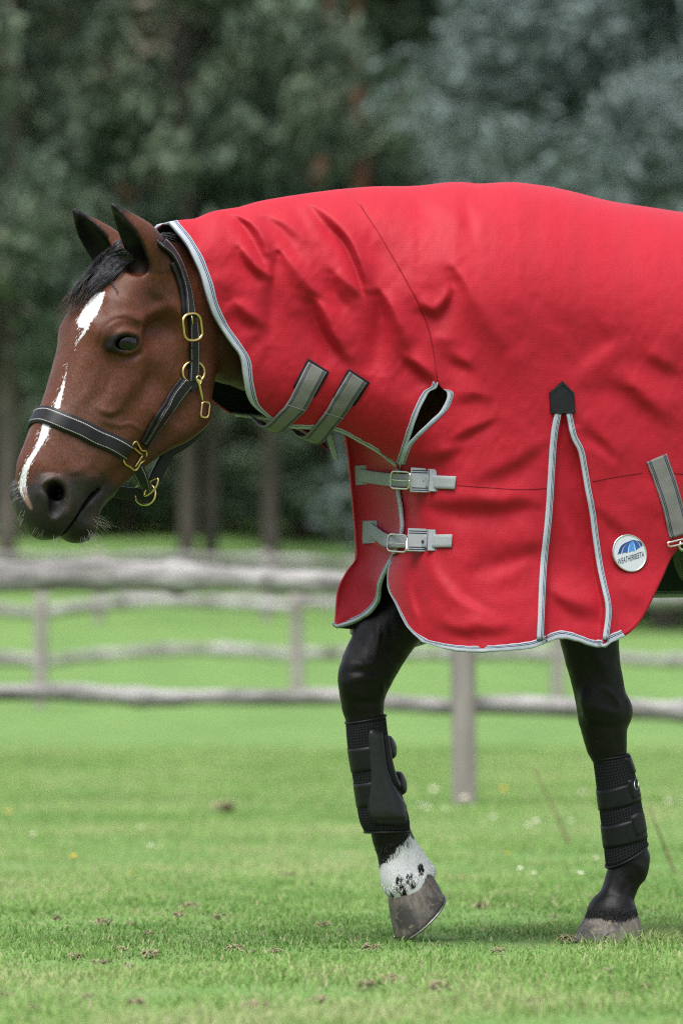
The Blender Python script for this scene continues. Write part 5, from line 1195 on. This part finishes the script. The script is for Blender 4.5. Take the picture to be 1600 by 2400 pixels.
# --- grass: single bent blades, thinning with distance
GRASS = nmat('grass_blades', (.1, .2, .04), .6, .25)
def grass_nodes():
    k = NB(GRASS); a = k.n('Attribute', attribute_name='tint')
    c = k.ramp(a.outputs['Fac'], [(0, (.096, .190, .044)), (.35, (.170, .300, .074)), (.70, (.248, .380, .116)), (.90, (.35, .38, .18)), (1.0, (.42, .36, .24))])
    k.color(c); t = k.n('BsdfTranslucent'); k.l(c, t.inputs['Color']); mx = k.n('MixShader'); mx.inputs[0].default_value = .45
    out = k.t.nodes['Material Output']; k.l(k.b.outputs[0], mx.inputs[1]); k.l(t.outputs[0], mx.inputs[2]); k.l(mx.outputs[0], out.inputs[0])
grass_nodes()
def grass(name, d0, d1, dens, hmin, hmax, width, spread):
    area_n = 0; X, Y = [], []
    for d in np.arange(d0, d1, .5):
        w = .75 * d / DIST * spread; n = int(dens(d) * 2 * w * .5); X.append(NR.uniform(-w, w, n)); Y.append(NR.uniform(d, d + .5, n) - DIST)
    X = np.concatenate(X); Y = np.concatenate(Y); patchy = vnoise(X / .35, Y / .5, 8) + .6 * vnoise(X / .11, Y / .14, 9); keep = NR.random(len(X)) < np.clip(.85 + .9 * patchy, .15, 1); X, Y, patchy = X[keep], Y[keep], patchy[keep]
    n = len(X); Z = ground_z(X, Y); h = NR.uniform(hmin, hmax, n) * np.interp(Y, [6, 34], [1, 2.0]) * np.clip(1 + .9 * patchy, .35, 1.7); h = h * (1 + .7 * np.exp(-(np.hypot(X - .575, (Y + .01) * .8) / .13) ** 4)); a = NR.uniform(0, 2 * math.pi, n); lean = NR.uniform(.3, 1.6, n) * h; wd = NR.uniform(.6, 1.2, n) * width * np.interp(Y, [6, 34], [1, 2.6]) * np.where(NR.random(n) < .12, 2.0, 1.0)
    dx, dy = np.cos(a), np.sin(a); sx, sy = -dy, dx
    B = np.stack([X, Y, Z - .004], 1); S = np.stack([sx * wd, sy * wd, 0 * wd], 1) / 2; M = B + np.stack([dx * lean * .35, dy * lean * .35, h * .62], 1); T = B + np.stack([dx * lean, dy * lean, h * NR.uniform(.7, 1.05, n)], 1)
    V_ = np.stack([B - S, B + S, M + S * .8, M - S * .8, T], 1).reshape(-1, 3).astype(np.float32)
    me = bpy.data.meshes.new(name); me.vertices.add(5 * n); me.vertices.foreach_set('co', V_.ravel())
    b = (np.arange(n) * 5)[:, None]; loops = np.concatenate([b + [0, 1, 2, 3], b + [3, 2, 4]], 1).astype(np.int32).ravel()
    me.loops.add(7 * n); me.loops.foreach_set('vertex_index', loops); me.polygons.add(2 * n)
    ls = (np.arange(n) * 7)[:, None] + [0, 4]; me.polygons.foreach_set('loop_start', ls.astype(np.int32).ravel()); me.update(calc_edges=True)
    t = np.clip(NR.normal(.47, .2, n) + .6 * vnoise(X / 1.1, Y / 1.7, 12) + .45 * vnoise(X / .25, Y / .4, 13) + .25 * patchy, 0, .88); dry = NR.random(n) < .05 + .30 * np.clip(vnoise(X / .45, Y / .7, 14) + .02, 0, 1) ** 1.2; t = np.where(dry, NR.uniform(.90, 1, n), t)
    at = me.attributes.new('tint', 'FLOAT', 'POINT'); at.data.foreach_set('value', np.repeat(t, 5).astype(np.float32)); me.materials.append(GRASS)
    o = bpy.data.objects.new(name, me); COL.objects.link(o); tag(o, 'short green paddock grass round the horse\'s feet', 'grass', kind='stuff'); return o
grass('grass', 8.3, 46, lambda d: np.interp(d, [8, 14, 18, 26, 46], [10500, 8000, 3800, 1700, 700]), .008, .024, .0034, 1.75)
# --- dry clumps, clods, flowers and stalks in the grass
def instance(name, me, loc, rz=0.0, s=1.0): o = bpy.data.objects.new(name, me); COL.objects.link(o); o.location = loc; o.rotation_euler = (0, 0, rz); o.scale = (s, s, s); return o
STRAW = nmat('dry_grass', (.20, .14, .075), .9, .1); SOIL = nmat('clod_soil', (.060, .042, .028), .95, .1)
k = NB(STRAW); k.color(k.ramp(k.noise(k.coord('Object'), 60, 3), [(.3, (.18, .155, .09)), (.6, (.30, .255, .165)), (.8, (.40, .35, .24))]))
k = NB(SOIL); k.color(k.ramp(k.noise(k.coord('Object'), 90, 4), [(.3, (.11, .095, .065)), (.7, (.22, .18, .13))]))
def clump_mesh(seed, nb, r, soil):
    R = random.Random(seed); vs, F, mi = [], [], []
    for _ in range(nb):
        a = R.uniform(0, 6.28); rr = r * math.sqrt(R.random()); c = np.array([math.cos(a) * rr, math.sin(a) * rr * .8, .010 + R.uniform(0, .022)]); b = R.uniform(0, 6.28); l = R.uniform(.010, .032); w = R.uniform(.0012, .0028)
        d = np.array([math.cos(b), math.sin(b), R.uniform(-.3, .6)]) * l; s = np.array([-math.sin(b), math.cos(b), R.uniform(-.5, .5)]) * w; o = len(vs); vs += [c - d - s, c - d + s, c + np.array([0, 0, .004]) + s, c + np.array([0, 0, .004]) - s, c + d]; F += [(o, o + 1, o + 2, o + 3), (o + 3, o + 2, o + 4)]; mi += [0, 0]
    for _ in range(soil):
        a = R.uniform(0, 6.28); rr = r * .8 * math.sqrt(R.random()); c = np.array([math.cos(a) * rr, math.sin(a) * rr * .7, .012 + R.uniform(0, .012)]); q = R.uniform(.006, .015); o = len(vs)
        vs += [c + q * np.array([x * R.uniform(.6, 1.2), y * R.uniform(.6, 1.2), z * R.uniform(.5, 1)]) for x, y, z in ((1, 0, 0), (-1, 0, 0), (0, 1, 0), (0, -1, 0), (0, 0, 1), (0, 0, -1))]
        F += [(o, o + 2, o + 4), (o + 2, o + 1, o + 4), (o + 1, o + 3, o + 4), (o + 3, o, o + 4), (o + 2, o, o + 5), (o + 1, o + 2, o + 5), (o + 3, o + 1, o + 5), (o, o + 3, o + 5)]; mi += [1] * 8
    me = bpy.data.meshes.new('dry_clump'); me.from_pydata([tuple(v) for v in vs], [], F); me.materials.append(STRAW); me.materials.append(SOIL); me.polygons.foreach_set('material_index', mi); me.update(); return me
CL = [clump_mesh(s, 54, .040, 2) for s in range(4)]; CD = [clump_mesh(s + 9, 30, .026, 10) for s in range(2)]
spots = [(130, 258, 1), (170, 345, 0), (230, 362, 0), (292, 372, 0), (346, 342, 0), (278, 330, 0), (240, 268, 0), (300, 267, 0), (436, 230, 0), (502, 256, 0), (580, 333, 1), (632, 330, 0), (755, 382, 1), (731, 446, 0), (842, 416, 0), (896, 399, 0), (852, 326, 0), (910, 362, 1),
         (592, 466, 0), (312, 456, 0), (76, 466, 0), (202, 438, 0), (1140, 332, 0), (1150, 352, 1), (1302, 308, 0), (1352, 206, 0), (1396, 379, 1), (1432, 441, 0), (1232, 456, 0), (1482, 416, 0), (712, 174, 1), (660, 156, 0), (646, 96, 0), (1270, 252, 0), (1026, 162, 0), (742, 272, 0), (1104, 228, 0), (410, 250, 1), (15, 437, 0), (342, 290, 0), (540, 330, 0), (1010, 420, 0), (1530, 300, 0)]
for i, (zx, zy, kd) in enumerate(spots):
    p = on_ground(zx / .98, 1900 + zy / .98); me = (CD if kd else CL)[i % (2 if kd else 4)]
    o = instance('soil_clod' if kd else 'dry_grass_clump', me, tuple(p), RE.uniform(0, 6), RE.uniform(.3, .62) * (1.0 if zy > 150 else .8))
    if kd: tag(o, 'small dark crumbly soil clod lying in the short grass', 'soil clod', 'dark clods scattered in the grass')
    else: tag(o, 'small straw-coloured tuft of dead grass lying on the lawn', 'dry grass', 'dry grass tufts scattered on the lawn')
o = instance('soil_clod', CD[0], tuple(on_ground(525, 1912)), .4, 2.0); tag(o, 'wide dark patch of bare soil in the grass below the low rail', 'soil clod')
PET = nmat('petal_white', (.75, .75, .72), .6, .2); YEL = nmat('flower_yellow', (.60, .40, .03), .6, .2); STEM = nmat('flower_stem', (.06, .11, .03), .7, .2); DRYST = nmat('dry_stalk', (.11, .065, .045), .8, .2)
def flower_parts(kind):
    v, f = tube(None, np.array([[0, 0, 0], [.003, 0, .03], [.001, .002, .062]]), .0013, None, None, sides=5); stem = bpy.data.meshes.new('stem'); stem.from_pydata(v.tolist(), [], f); stem.materials.append(STEM)
    vs, F, mi = [], [], []; n = 13 if kind == 0 else 5; R1 = .017 if kind == 0 else .012
    for i in range(n):
        a = 2 * math.pi * i / n; b = math.pi / n * .95; o = len(vs)
        for rr, da, zz in ((.004, -b, .063), (.004, b, .063), (R1, b * .8, .069), (R1 * 1.1, 0, .068), (R1, -b * .8, .069)): vs.append((math.cos(a + da) * rr, math.sin(a + da) * rr, zz))
        F.append((o, o + 1, o + 2, o + 3, o + 4))
    pet = bpy.data.meshes.new('petal_ring'); pet.from_pydata(vs, [], F); pet.materials.append(PET if kind == 0 else YEL)
    cvs, cF = uvsphere(np.array([0, 0, .065]), .0055, 10, 6); cen = bpy.data.meshes.new('flower_centre'); cen.from_pydata([tuple(c) for c in cvs], [], cF); cen.materials.append(YEL); return stem, pet, cen
FLW = [flower_parts(0), flower_parts(1)]
for (x, y, kd, s) in [(1022, 1880, 0, 1.9), (1092, 1905, 0, 1.9), (1003, 1915, 0, 1.3), (982, 1910, 0, 1.3), (1045, 1912, 0, 1.0), (1155, 1930, 0, 1.0), (1465, 1895, 0, 1.1), (1562, 1895, 0, 1.2), (1592, 1893, 0, 1.2), (1232, 1960, 0, 1.2), (1256, 1948, 0, 1.2), (1330, 1945, 0, 1.1), (1366, 1875, 0, 1.3),
                      (1220, 2056, 0, .8), (1255, 2060, 0, .6), (1356, 2066, 0, .8), (1392, 2030, 0, .8), (80, 1978, 0, 1.0), (332, 1955, 0, .9), (356, 1998, 0, .8), (1170, 1888, 1, 2.4), (172, 2044, 1, 1.4), (312, 2064, 1, .7), (1184, 2020, 1, .9), (20, 1935, 1, 1.6)]:
    p = on_ground(x, y + 6); r = empty('daisy' if kd == 0 else 'buttercup', tuple(p)); r.rotation_euler = (.35, 0, RE.uniform(0, 6)); r.rotation_euler = (RE.uniform(.2, .5), RE.uniform(-.2, .2), 0); r.scale = (s * .5, s * .5, s * .65)
    tag(r, *(('small white daisy blooming in the green grass', 'flower', 'white daisies in the grass') if kd == 0 else ('small yellow buttercup in the green grass', 'flower', 'yellow flowers in the grass')))
    for nm, me in zip(('stem', 'petal_ring', 'flower_centre'), FLW[kd]): c = bpy.data.objects.new(nm, me); COL.objects.link(c); c.parent = r
def stalk(pts, base, label):
    b = on_ground(*base); P = np.array([pix(x, y, b[1] + dy) for x, y, dy in pts]); o = mobj('dry_stalk', *tube(None, dense(P, 24), np.linspace(.0034, .0014, 24) * (12 + b[1]) / 14, None, None, sides=6), DRYST); tag(o, label, 'dry stalk'); return o
stalk([(1335, 1982, 0), (1310, 1925, .05), (1280, 1860, .1), (1250, 1800, .1)], (1335, 1980), 'tall leaning dead stem in the grass between the fence post and the standing leg')
stalk([(1582, 2050, 0), (1558, 1990, .03), (1535, 1930, .0), (1522, 1890, .05)], (1582, 2048), 'thin dead stalk standing behind the standing leg\'s boot')
stalk([(1520, 2046, 0), (1560, 2052, .02), (1610, 2044, .1)], (1540, 2048), 'dead stem lying flat on the grass behind the standing hoof')

# --- fences
WOOD = nmat('weathered_wood', (.2, .19, .18), .85, .2)
def wood_nodes():
    k = NB(WOOD); ob = k.coord('Object'); n = k.noise(ob, 9, 6, .65, (.25, 1, 1)); b = k.noise(ob, 3.2, 4, .6); f = k.noise(ob, 60, 4, .6, (.12, 1, 1))
    c = k.ramp(n, [(.30, (.09, .082, .078)), (.5, (.27, .256, .25)), (.66, (.46, .445, .44))]); c = k.mix(k.ramp(b, [(.56, (0,) * 3), (.66, (1,) * 3)]), c, (.13, .115, .11)); c = k.mix(1.0, c, k.ramp(f, [(.3, (.7,) * 3), (.7, (1.2,) * 3)]), 'MULTIPLY')
    k.color(c); k.bump(k.math('ADD', n, f), .6, .02)
wood_nodes()
POSTW = nmat('post_wood', (.19, .165, .15), .85, .2); k = NB(POSTW); n_ = k.noise(k.coord('Object'), 14, 5, .6, (1, 1, .12)); k.color(k.ramp(n_, [(.3, (.16, .14, .13)), (.7, (.32, .29, .275))])); k.bump(n_, .5, .01)
def rail(name, pts, d, parent, seed, n=150):
    """pts: (px, py centre, half height px) at distance d"""
    q = dense(np.array(pts, float), n); kk = d / DIST; x = (q[:, 0] - 800) / SPX * kk; z = HCAM + (HZ - q[:, 1]) / SPX * kk; r = q[:, 2] / SPX * kk
    r = r * (1 + .26 * vnoise(x * 4.1, x * 0 + seed, seed) + .12 * vnoise(x * 11, x * 0 + seed, seed + 2) + .26 * np.exp(-((np.mod(x * 1.7 + seed, 1.9) - .9) / .10) ** 2)); z = z + .014 * kk * vnoise(x * 1.3, x * 0 + seed + 3, seed) * .8
    sd = 14; ang = np.linspace(0, 2 * math.pi, sd, endpoint=False); vs = []
    for i in range(n):
        for a in ang: rr = r[i] * (1 + .10 * float(vnoise(x[i] * 4 + 7, a * 1.6 + seed, seed + 5))); vs.append((x[i], d - DIST + math.cos(a) * rr * .8, z[i] + math.sin(a) * rr))
    I = np.arange(n * sd).reshape(n, sd); F = [(int(I[i, j]), int(I[i, (j + 1) % sd]), int(I[i + 1, (j + 1) % sd]), int(I[i + 1, j])) for i in range(n - 1) for j in range(sd)] + [tuple(int(v) for v in I[0][::-1]), tuple(int(v) for v in I[-1])]
    return mobj(name, vs, F, WOOD, parent)
def post(px, d, w, ytop, parent, seed, dy=0.0):
    b = at_dist(px, d); kk = d / DIST; zt = HCAM + (HZ - ytop) / SPX * kk; hw = w / 2 / SPX * kk; n = 14; vs = []
    prof = [(-1, -.7), (-.7, -1), (.7, -1), (1, -.7), (1, .7), (.7, 1), (-.7, 1), (-1, .7)]
    for i in range(n):
        f = i / (n - 1); zz = b[2] - .25 + (zt - b[2] + .25) * f; s = hw * (1.04 - .06 * f) * (1 + .03 * math.sin(seed + 5 * f)); ox = .012 * math.sin(seed * 2 + 2.2 * f)
        for x, y in prof: vs.append((b[0] + x * s + ox, b[1] + dy + y * s, zz + (.012 * (x + y) if i == n - 1 else 0)))
    I = np.arange(n * 8).reshape(n, 8); F = [(int(I[i, j]), int(I[i, (j + 1) % 8]), int(I[i + 1, (j + 1) % 8]), int(I[i + 1, j])) for i in range(n - 1) for j in range(8)] + [tuple(int(v) for v in I[-1])]
    return mobj('post', vs, F, POSTW, parent)
def fence(label, d, posts, w, ytop, rails, name='post_and_rail_fence'):
    r = tag(empty(name, tuple(at_dist(posts[0], d))), label, 'fence')
    for i, p in enumerate(posts): post(p, d, w, ytop, r, i * 1.7 + d, dy=-.14 * (d < 40))
    for i, pts in enumerate(rails): rail('rail', pts, d, r, i * 3 + int(d))
    # the fence runs on beyond the picture on both sides, bay after bay
    sp = posts[2] - posts[1]; ys = sorted(set(round(p[len(p) // 2][1]) for p in rails)); lo = np.mean([p[0][2] for p in rails])
    rows = [np.mean([p[0][1] for p in rails[:len(rails) // 2]]), np.mean([p[0][1] for p in rails[len(rails) // 2:]])]
    for side in (-1, 1):
        x = posts[0] if side < 0 else posts[-1]
        for i in range(int(3200 / sp) + 1):
            x2 = x + side * sp; post(x2, d, w, ytop, r, i * 2.3 + side, dy=-.14 * (d < 40))
            for j, y in enumerate(rows): rail('rail', [(min(x, x2) - 10, y, lo), ((x + x2) / 2, y - 4 + 6 * j, lo * 1.05), (max(x, x2) + 10, y + 2, lo)], d, r, i * 5 + j + int(d), 40)
            x = x2
    return r
fence('grey wooden fence with thick knotted rails just behind the horse\'s forelegs', 27.1, [-437, 1080, 2597], 56, 1335,
      [[(-480, 1345, 36), (0, 1351, 37), (200, 1349, 37), (400, 1356, 35), (600, 1361, 30), (780, 1366, 25), (1000, 1378, 25), (1100, 1384, 25)], [(1060, 1384, 25), (1300, 1396, 24), (1590, 1407, 23), (2000, 1412, 25), (2640, 1400, 30)],
       [(-480, 1622, 20), (0, 1629, 19), (120, 1627, 21), (240, 1632, 20), (380, 1637, 22), (500, 1634, 19), (640, 1637, 20), (785, 1636, 19), (950, 1650, 18), (1100, 1655, 17)], [(1060, 1655, 17), (1200, 1654, 24), (1320, 1660, 22), (1480, 1664, 22), (1600, 1670, 22), (2000, 1668, 22), (2640, 1660, 22)]])
fence('grey rustic fence with two thin bowed rails in the middle of the paddock', 67.0, [-510, 95, 697, 1305, 1913, 2500], 30, 1388,
      [[(-540, 1425, 14), (-200, 1418, 14), (100, 1433, 14)], [(90, 1432, 14), (250, 1420, 14), (480, 1411, 15), (700, 1418, 14)], [(690, 1415, 13), (1000, 1412, 13), (1310, 1418, 13)], [(1300, 1418, 13), (1600, 1410, 14), (1920, 1415, 14)], [(1910, 1415, 14), (2500, 1418, 14)],
       [(-540, 1548, 13), (-200, 1540, 13), (110, 1553, 13)], [(90, 1553, 12), (250, 1540, 13), (400, 1529, 14), (550, 1529, 14), (700, 1539, 13)], [(690, 1535, 13), (1000, 1534, 14), (1310, 1541, 13)], [(1300, 1540, 13), (1600, 1543, 14), (1920, 1538, 14)], [(1910, 1538, 14), (2500, 1540, 14)]])
fence('far grey paddock fence in front of the tree trunks', 103.0, [-560, -160, 232, 625, 1018, 1411, 1804, 2200], 22, 1292,
      [[(-560, 1308, 9), (-100, 1305, 9), (240, 1309, 9)], [(225, 1309, 9), (430, 1305, 9), (630, 1311, 9)], [(620, 1312, 9), (1000, 1324, 9), (1420, 1322, 9)], [(1405, 1322, 9), (1800, 1318, 9), (2210, 1315, 9)],
       [(-560, 1384, 8), (-100, 1382, 8), (240, 1385, 8)], [(225, 1385, 8), (430, 1381, 8), (630, 1387, 8)], [(620, 1388, 8), (1000, 1392, 8), (1420, 1392, 8)], [(1405, 1392, 8), (1800, 1390, 8), (2210, 1390, 8)]])

# --- trees
def leaf_mat(name, stops, scale=.35):
    m = nmat(name, (.05, .07, .03), .75, .2); k = NB(m); ob = k.coord('Object'); n = k.noise(ob, scale, 3, .6); a = k.n('Attribute', attribute_name='tint')
    f = k.math('ADD', k.math('MULTIPLY', n, .75), k.math('MULTIPLY', a.outputs['Fac'], .35)); k.color(k.ramp(f, stops)); return m
LEAF = {'pine': leaf_mat('pine_needles', [(.28, (.068, .096, .072)), (.46, (.090, .124, .090)), (.60, (.108, .144, .096)), (.76, (.150, .122, .096))]),
        'oak': leaf_mat('dark_leaves', [(.28, (.070, .100, .072)), (.48, (.092, .130, .090)), (.62, (.114, .152, .096)), (.78, (.150, .126, .096))]),
        'willow': leaf_mat('greygreen_leaves', [(.28, (.096, .128, .122)), (.48, (.124, .162, .154)), (.65, (.152, .192, .180)), (.80, (.165, .18, .155))])}
BARK = nmat('bark', (.07, .052, .042), .9, .1); k = NB(BARK); n_ = k.noise(k.coord('Object'), 5, 5, .6, (1, 1, .2)); k.color(k.ramp(n_, [(.3, (.07, .056, .050)), (.7, (.16, .135, .12))])); k.bump(n_, .8, .05)
BARKR = nmat('pine_bark_red', (.16, .075, .045), .9, .1); k = NB(BARKR); n_ = k.noise(k.coord('Object'), 5, 5, .6, (1, 1, .2)); k.color(k.ramp(n_, [(.3, (.11, .05, .032)), (.7, (.22, .115, .075))]))
def tree_mesh(kind, seed, H, R, clear, nleaf, size, trunk_r):
    """trunk + limbs mesh data and crown mesh data; crown of leaf sprays on lobes along the limbs"""
    g = np.random.default_rng(seed); rr = random.Random(seed); tv, tf = [], []; lobes = []
    def limb(P, r):
        v, f = tube(None, P, r, None, None, sides=8); o = len(tv); tv.extend(v.tolist()); tf.extend([tuple(i + o for i in q) for q in f])
    top = np.array([rr.uniform(-.3, .3), rr.uniform(-.3, .3), H * .93]); P = dense(np.array([[0, 0, -.4], [rr.uniform(-.2, .2), 0, H * .3], [rr.uniform(-.4, .4), rr.uniform(-.3, .3), H * .6], top]), 14); limb(P, np.linspace(trunk_r * 1.15, trunk_r * .22, 14))
    nl = 26 if kind != 'willow' else 30
    for i in range(nl):
        f = clear + (1 - clear) * (i + rr.random()) / nl; b = np.array([np.interp(f * H, P[:, 2], P[:, 0]), np.interp(f * H, P[:, 2], P[:, 1]), f * H]); a = rr.uniform(0, 6.28)
        prof = (math.sin(math.pi * (.18 + .80 * (f - clear) / (1 - clear))) ** .7 if kind != 'pine' else .45 + .55 * math.sin(math.pi * (.2 + .75 * (f - clear) / (1 - clear)))); L = R * prof * rr.uniform(.65, 1.1); up = rr.uniform(-.05, .45) if kind != 'pine' else rr.uniform(-.15, .2)
        e = b + np.array([math.cos(a) * L, math.sin(a) * L, up * L]); limb(dense(np.array([b, (b + e) / 2 + np.array([0, 0, .06 * L]), e]), 6), np.linspace(trunk_r * .30, trunk_r * .06, 6))
        for s in (.55, .8, 1.0): lobes.append((b + (e - b) * s + g.normal(0, .15, 3) * R * .3, R * rr.uniform(.16, .30) * (1.15 if kind == 'oak' else 1)))
    lobes.append((top, R * .25)); C = np.array([l[0] for l in lobes]); rad = np.array([l[1] for l in lobes]); w = rad ** 2; idx = g.choice(len(C), nleaf, p=w / w.sum())
    d = g.normal(0, 1, (nleaf, 3)); d /= np.linalg.norm(d, axis=1, keepdims=True); pos = C[idx] + d * (rad[idx] * g.uniform(.25, 1.05, nleaf) ** .6)[:, None] * np.array([1, 1, .55 if kind == 'pine' else .8]); pos[:, 2] = np.maximum(pos[:, 2], clear * H * .75)
    n1 = g.normal(0, 1, (nleaf, 3)); n1[:, 2] += 1.5; n1 = unit(n1); u = unit(np.cross(n1, g.normal(0, 1, (nleaf, 3)))); v = np.cross(n1, u); s = (size * g.uniform(.5, 1.3, nleaf))[:, None]
    asp = .45 if kind == 'willow' else .8; V_ = np.stack([pos - u * s, pos - v * s * asp * .6 + n1 * s * .15, pos + u * s, pos + v * s * asp * .6 + n1 * s * .15], 1).reshape(-1, 3); F = np.arange(nleaf * 4).reshape(-1, 4)
    tr = bpy.data.meshes.new('trunk'); tr.from_pydata(tv, [], tf); tr.polygons.foreach_set('use_smooth', [True] * len(tr.polygons)); tr.materials.append(BARK if kind != 'pine' else BARKR)
    cr = bpy.data.meshes.new('crown'); cr.from_pydata(V_.tolist(), [], F.tolist()); cr.materials.append(LEAF[kind]); at = cr.attributes.new('tint', 'FLOAT', 'POINT'); tint = np.clip(g.random(len(C))[idx] * .8 + g.normal(0, .12, nleaf), 0, 1); at.data.foreach_set('value', np.repeat(tint, 4).astype(np.float32))
    return tr, cr
TM = {'pine': [tree_mesh('pine', 1, 24, 5.2, .30, 9000, .30, .36), tree_mesh('pine', 2, 22, 4.6, .22, 9000, .30, .32), tree_mesh('pine', 7, 25, 4.8, .66, 6000, .30, .42)], 'oak': [tree_mesh('oak', 3, 17, 6.0, .14, 11000, .30, .34), tree_mesh('oak', 4, 13, 5.0, .06, 10000, .28, .26)], 'willow': [tree_mesh('willow', 5, 12.5, 5.2, .03, 15000, .24, .30)]}
LBL = {'pine': ('tall dark pine with reddish bark in the wood round the paddock', 'pine_tree', 'pines behind the paddock'), 'oak': ('dark green leafy tree in the wood round the paddock', 'broadleaf_tree', 'leafy trees behind the paddock'), 'willow': ('large pale grey-green bushy tree rising behind the horse\'s back', 'willow_tree', 'grey-green trees behind the horse')}
def tree(kind, var, p, s=1.0, rz=None, label=None, group=True):
    lb, nm, gr = LBL[kind]; r = empty(nm, tuple(p)); r.rotation_euler = (0, 0, RE.uniform(0, 6.28) if rz is None else rz); r.scale = (s, s, s * RE.uniform(.95, 1.08)); tag(r, label or lb, 'tree', gr)
    for n, me in zip(('trunk', 'crown'), TM[kind][var]): c = bpy.data.objects.new(n, me); COL.objects.link(c); c.parent = r
    return r
for px, d, kind, var, s in [(-150, 152, 'oak', 0, 1.0), (60, 158, 'oak', 1, 1.15), (250, 150, 'oak', 1, .95), (330, 165, 'oak', 0, 1.1), (560, 156, 'oak', 0, 1.0), (700, 148, 'oak', 1, 1.0), (860, 150, 'oak', 0, .9), (1000, 160, 'oak', 0, 1.05), (1500, 165, 'oak', 0, 1.2), (1250, 170, 'oak', 0, 1.1), (1750, 158, 'oak', 0, 1.1),
                            (-60, 172, 'pine', 0, 1.0), (150, 178, 'pine', 1, 1.1), (430, 175, 'pine', 0, 1.05), (640, 182, 'pine', 1, 1.1), (735, 142, 'pine', 2, .95), (842, 145, 'pine', 2, .97), (300, 146, 'pine', 2, .95), (835, 168, 'pine', 0, 1.05), (1080, 180, 'pine', 1, 1.15), (1350, 185, 'pine', 0, 1.2), (1600, 180, 'pine', 1, 1.1), (1850, 176, 'pine', 0, 1.0), (-330, 168, 'pine', 1, 1.1), (-420, 150, 'oak', 0, 1.1), (2050, 160, 'oak', 0, 1.1),
                            (40, 200, 'pine', 0, 1.2), (300, 205, 'pine', 1, 1.2), (540, 210, 'pine', 0, 1.2), (950, 205, 'pine', 1, 1.3), (1200, 212, 'pine', 0, 1.2), (-200, 205, 'pine', 1, 1.2), (1500, 215, 'pine', 1, 1.3), (1800, 208, 'pine', 0, 1.3)]:
    tree(kind, var, at_dist(px, d), s)
for i in range(34):
    side = i % 2; px = -480 - 55 * (i // 2) - RE.uniform(0, 40) if side else 2120 + 60 * (i // 2) + RE.uniform(0, 40); kd = ('oak', 'pine', 'oak', 'pine', 'oak')[i // 2 % 5]
    tree(kd, RE.randrange(2), at_dist(px, (152, 176, 160, 200, 168)[i // 2 % 5]), RE.uniform(.95, 1.25))
for px, d, s in [(1330, 106, 1.0), (1720, 108, 1.12), (1560, 101, .80), (1290, 118, .95)]: tree('willow', 0, at_dist(px, d), s)
for px, d, s in [(-120, 142, .40), (70, 141, .42), (170, 144, .36), (300, 141, .40), (390, 145, .34), (560, 142, .40), (690, 140, .42), (790, 138, .46), (900, 141, .42)]:
    o = tree('oak', 1, at_dist(px, d), s, label='low leafy shrub under the trees at the edge of the paddock'); o.name = 'woodland_shrub'; tag(o, cat='shrub', group='shrubs along the wood edge')
# the wood closes round behind the photographer as well
for x, y, kind, var, s in [(-34, -52, 'oak', 0, 1.1), (-20, -58, 'oak', 1, 1.2), (-7, -60, 'oak', 0, 1.2), (6, -57, 'pine', 0, 1.0), (17, -60, 'oak', 0, 1.1), (30, -54, 'oak', 1, 1.3), (42, -44, 'oak', 0, 1.2), (-46, -40, 'oak', 0, 1.2), (-54, -24, 'pine', 1, 1.0), (-58, -6, 'oak', 0, 1.2)]:
    tree(kind, var, (x, y, 0), s)
# bare trunks standing in front of the wood
for px, d, w, hgt in [(14, 124, 46, 15), (436, 126, 40, 16), (492, 131, 32, 16), (634, 127, 38, 14)]:
    b = at_dist(px, d); r0 = w / 2 / SPX * d / DIST; r = tag(empty('pine_tree', tuple(b)), {14: 'thick dark tree trunk standing behind the horse\'s muzzle', 436: 'left of a pair of slim trunks below the horse\'s throat', 492: 'slimmer trunk of the pair below the horse\'s throat', 634: 'single slim trunk left of the horse\'s chest'}[px], 'tree')
    P = dense(np.array([[0, 0, -.4], [.10 * math.sin(px), 0, hgt * .4], [.3 * math.sin(px * 2), .1, hgt]]), 12) + b; mobj('trunk', *tube(None, P, np.linspace(r0 * 1.12, r0 * .5, 12), None, None, sides=10), BARK, r)
    c = bpy.data.objects.new('crown', TM['oak'][1][1]); COL.objects.link(c); c.parent = r; c.location = (0, 0, 3.2); c.scale = (.62, .62, .95); c.rotation_euler = (0, 0, px)
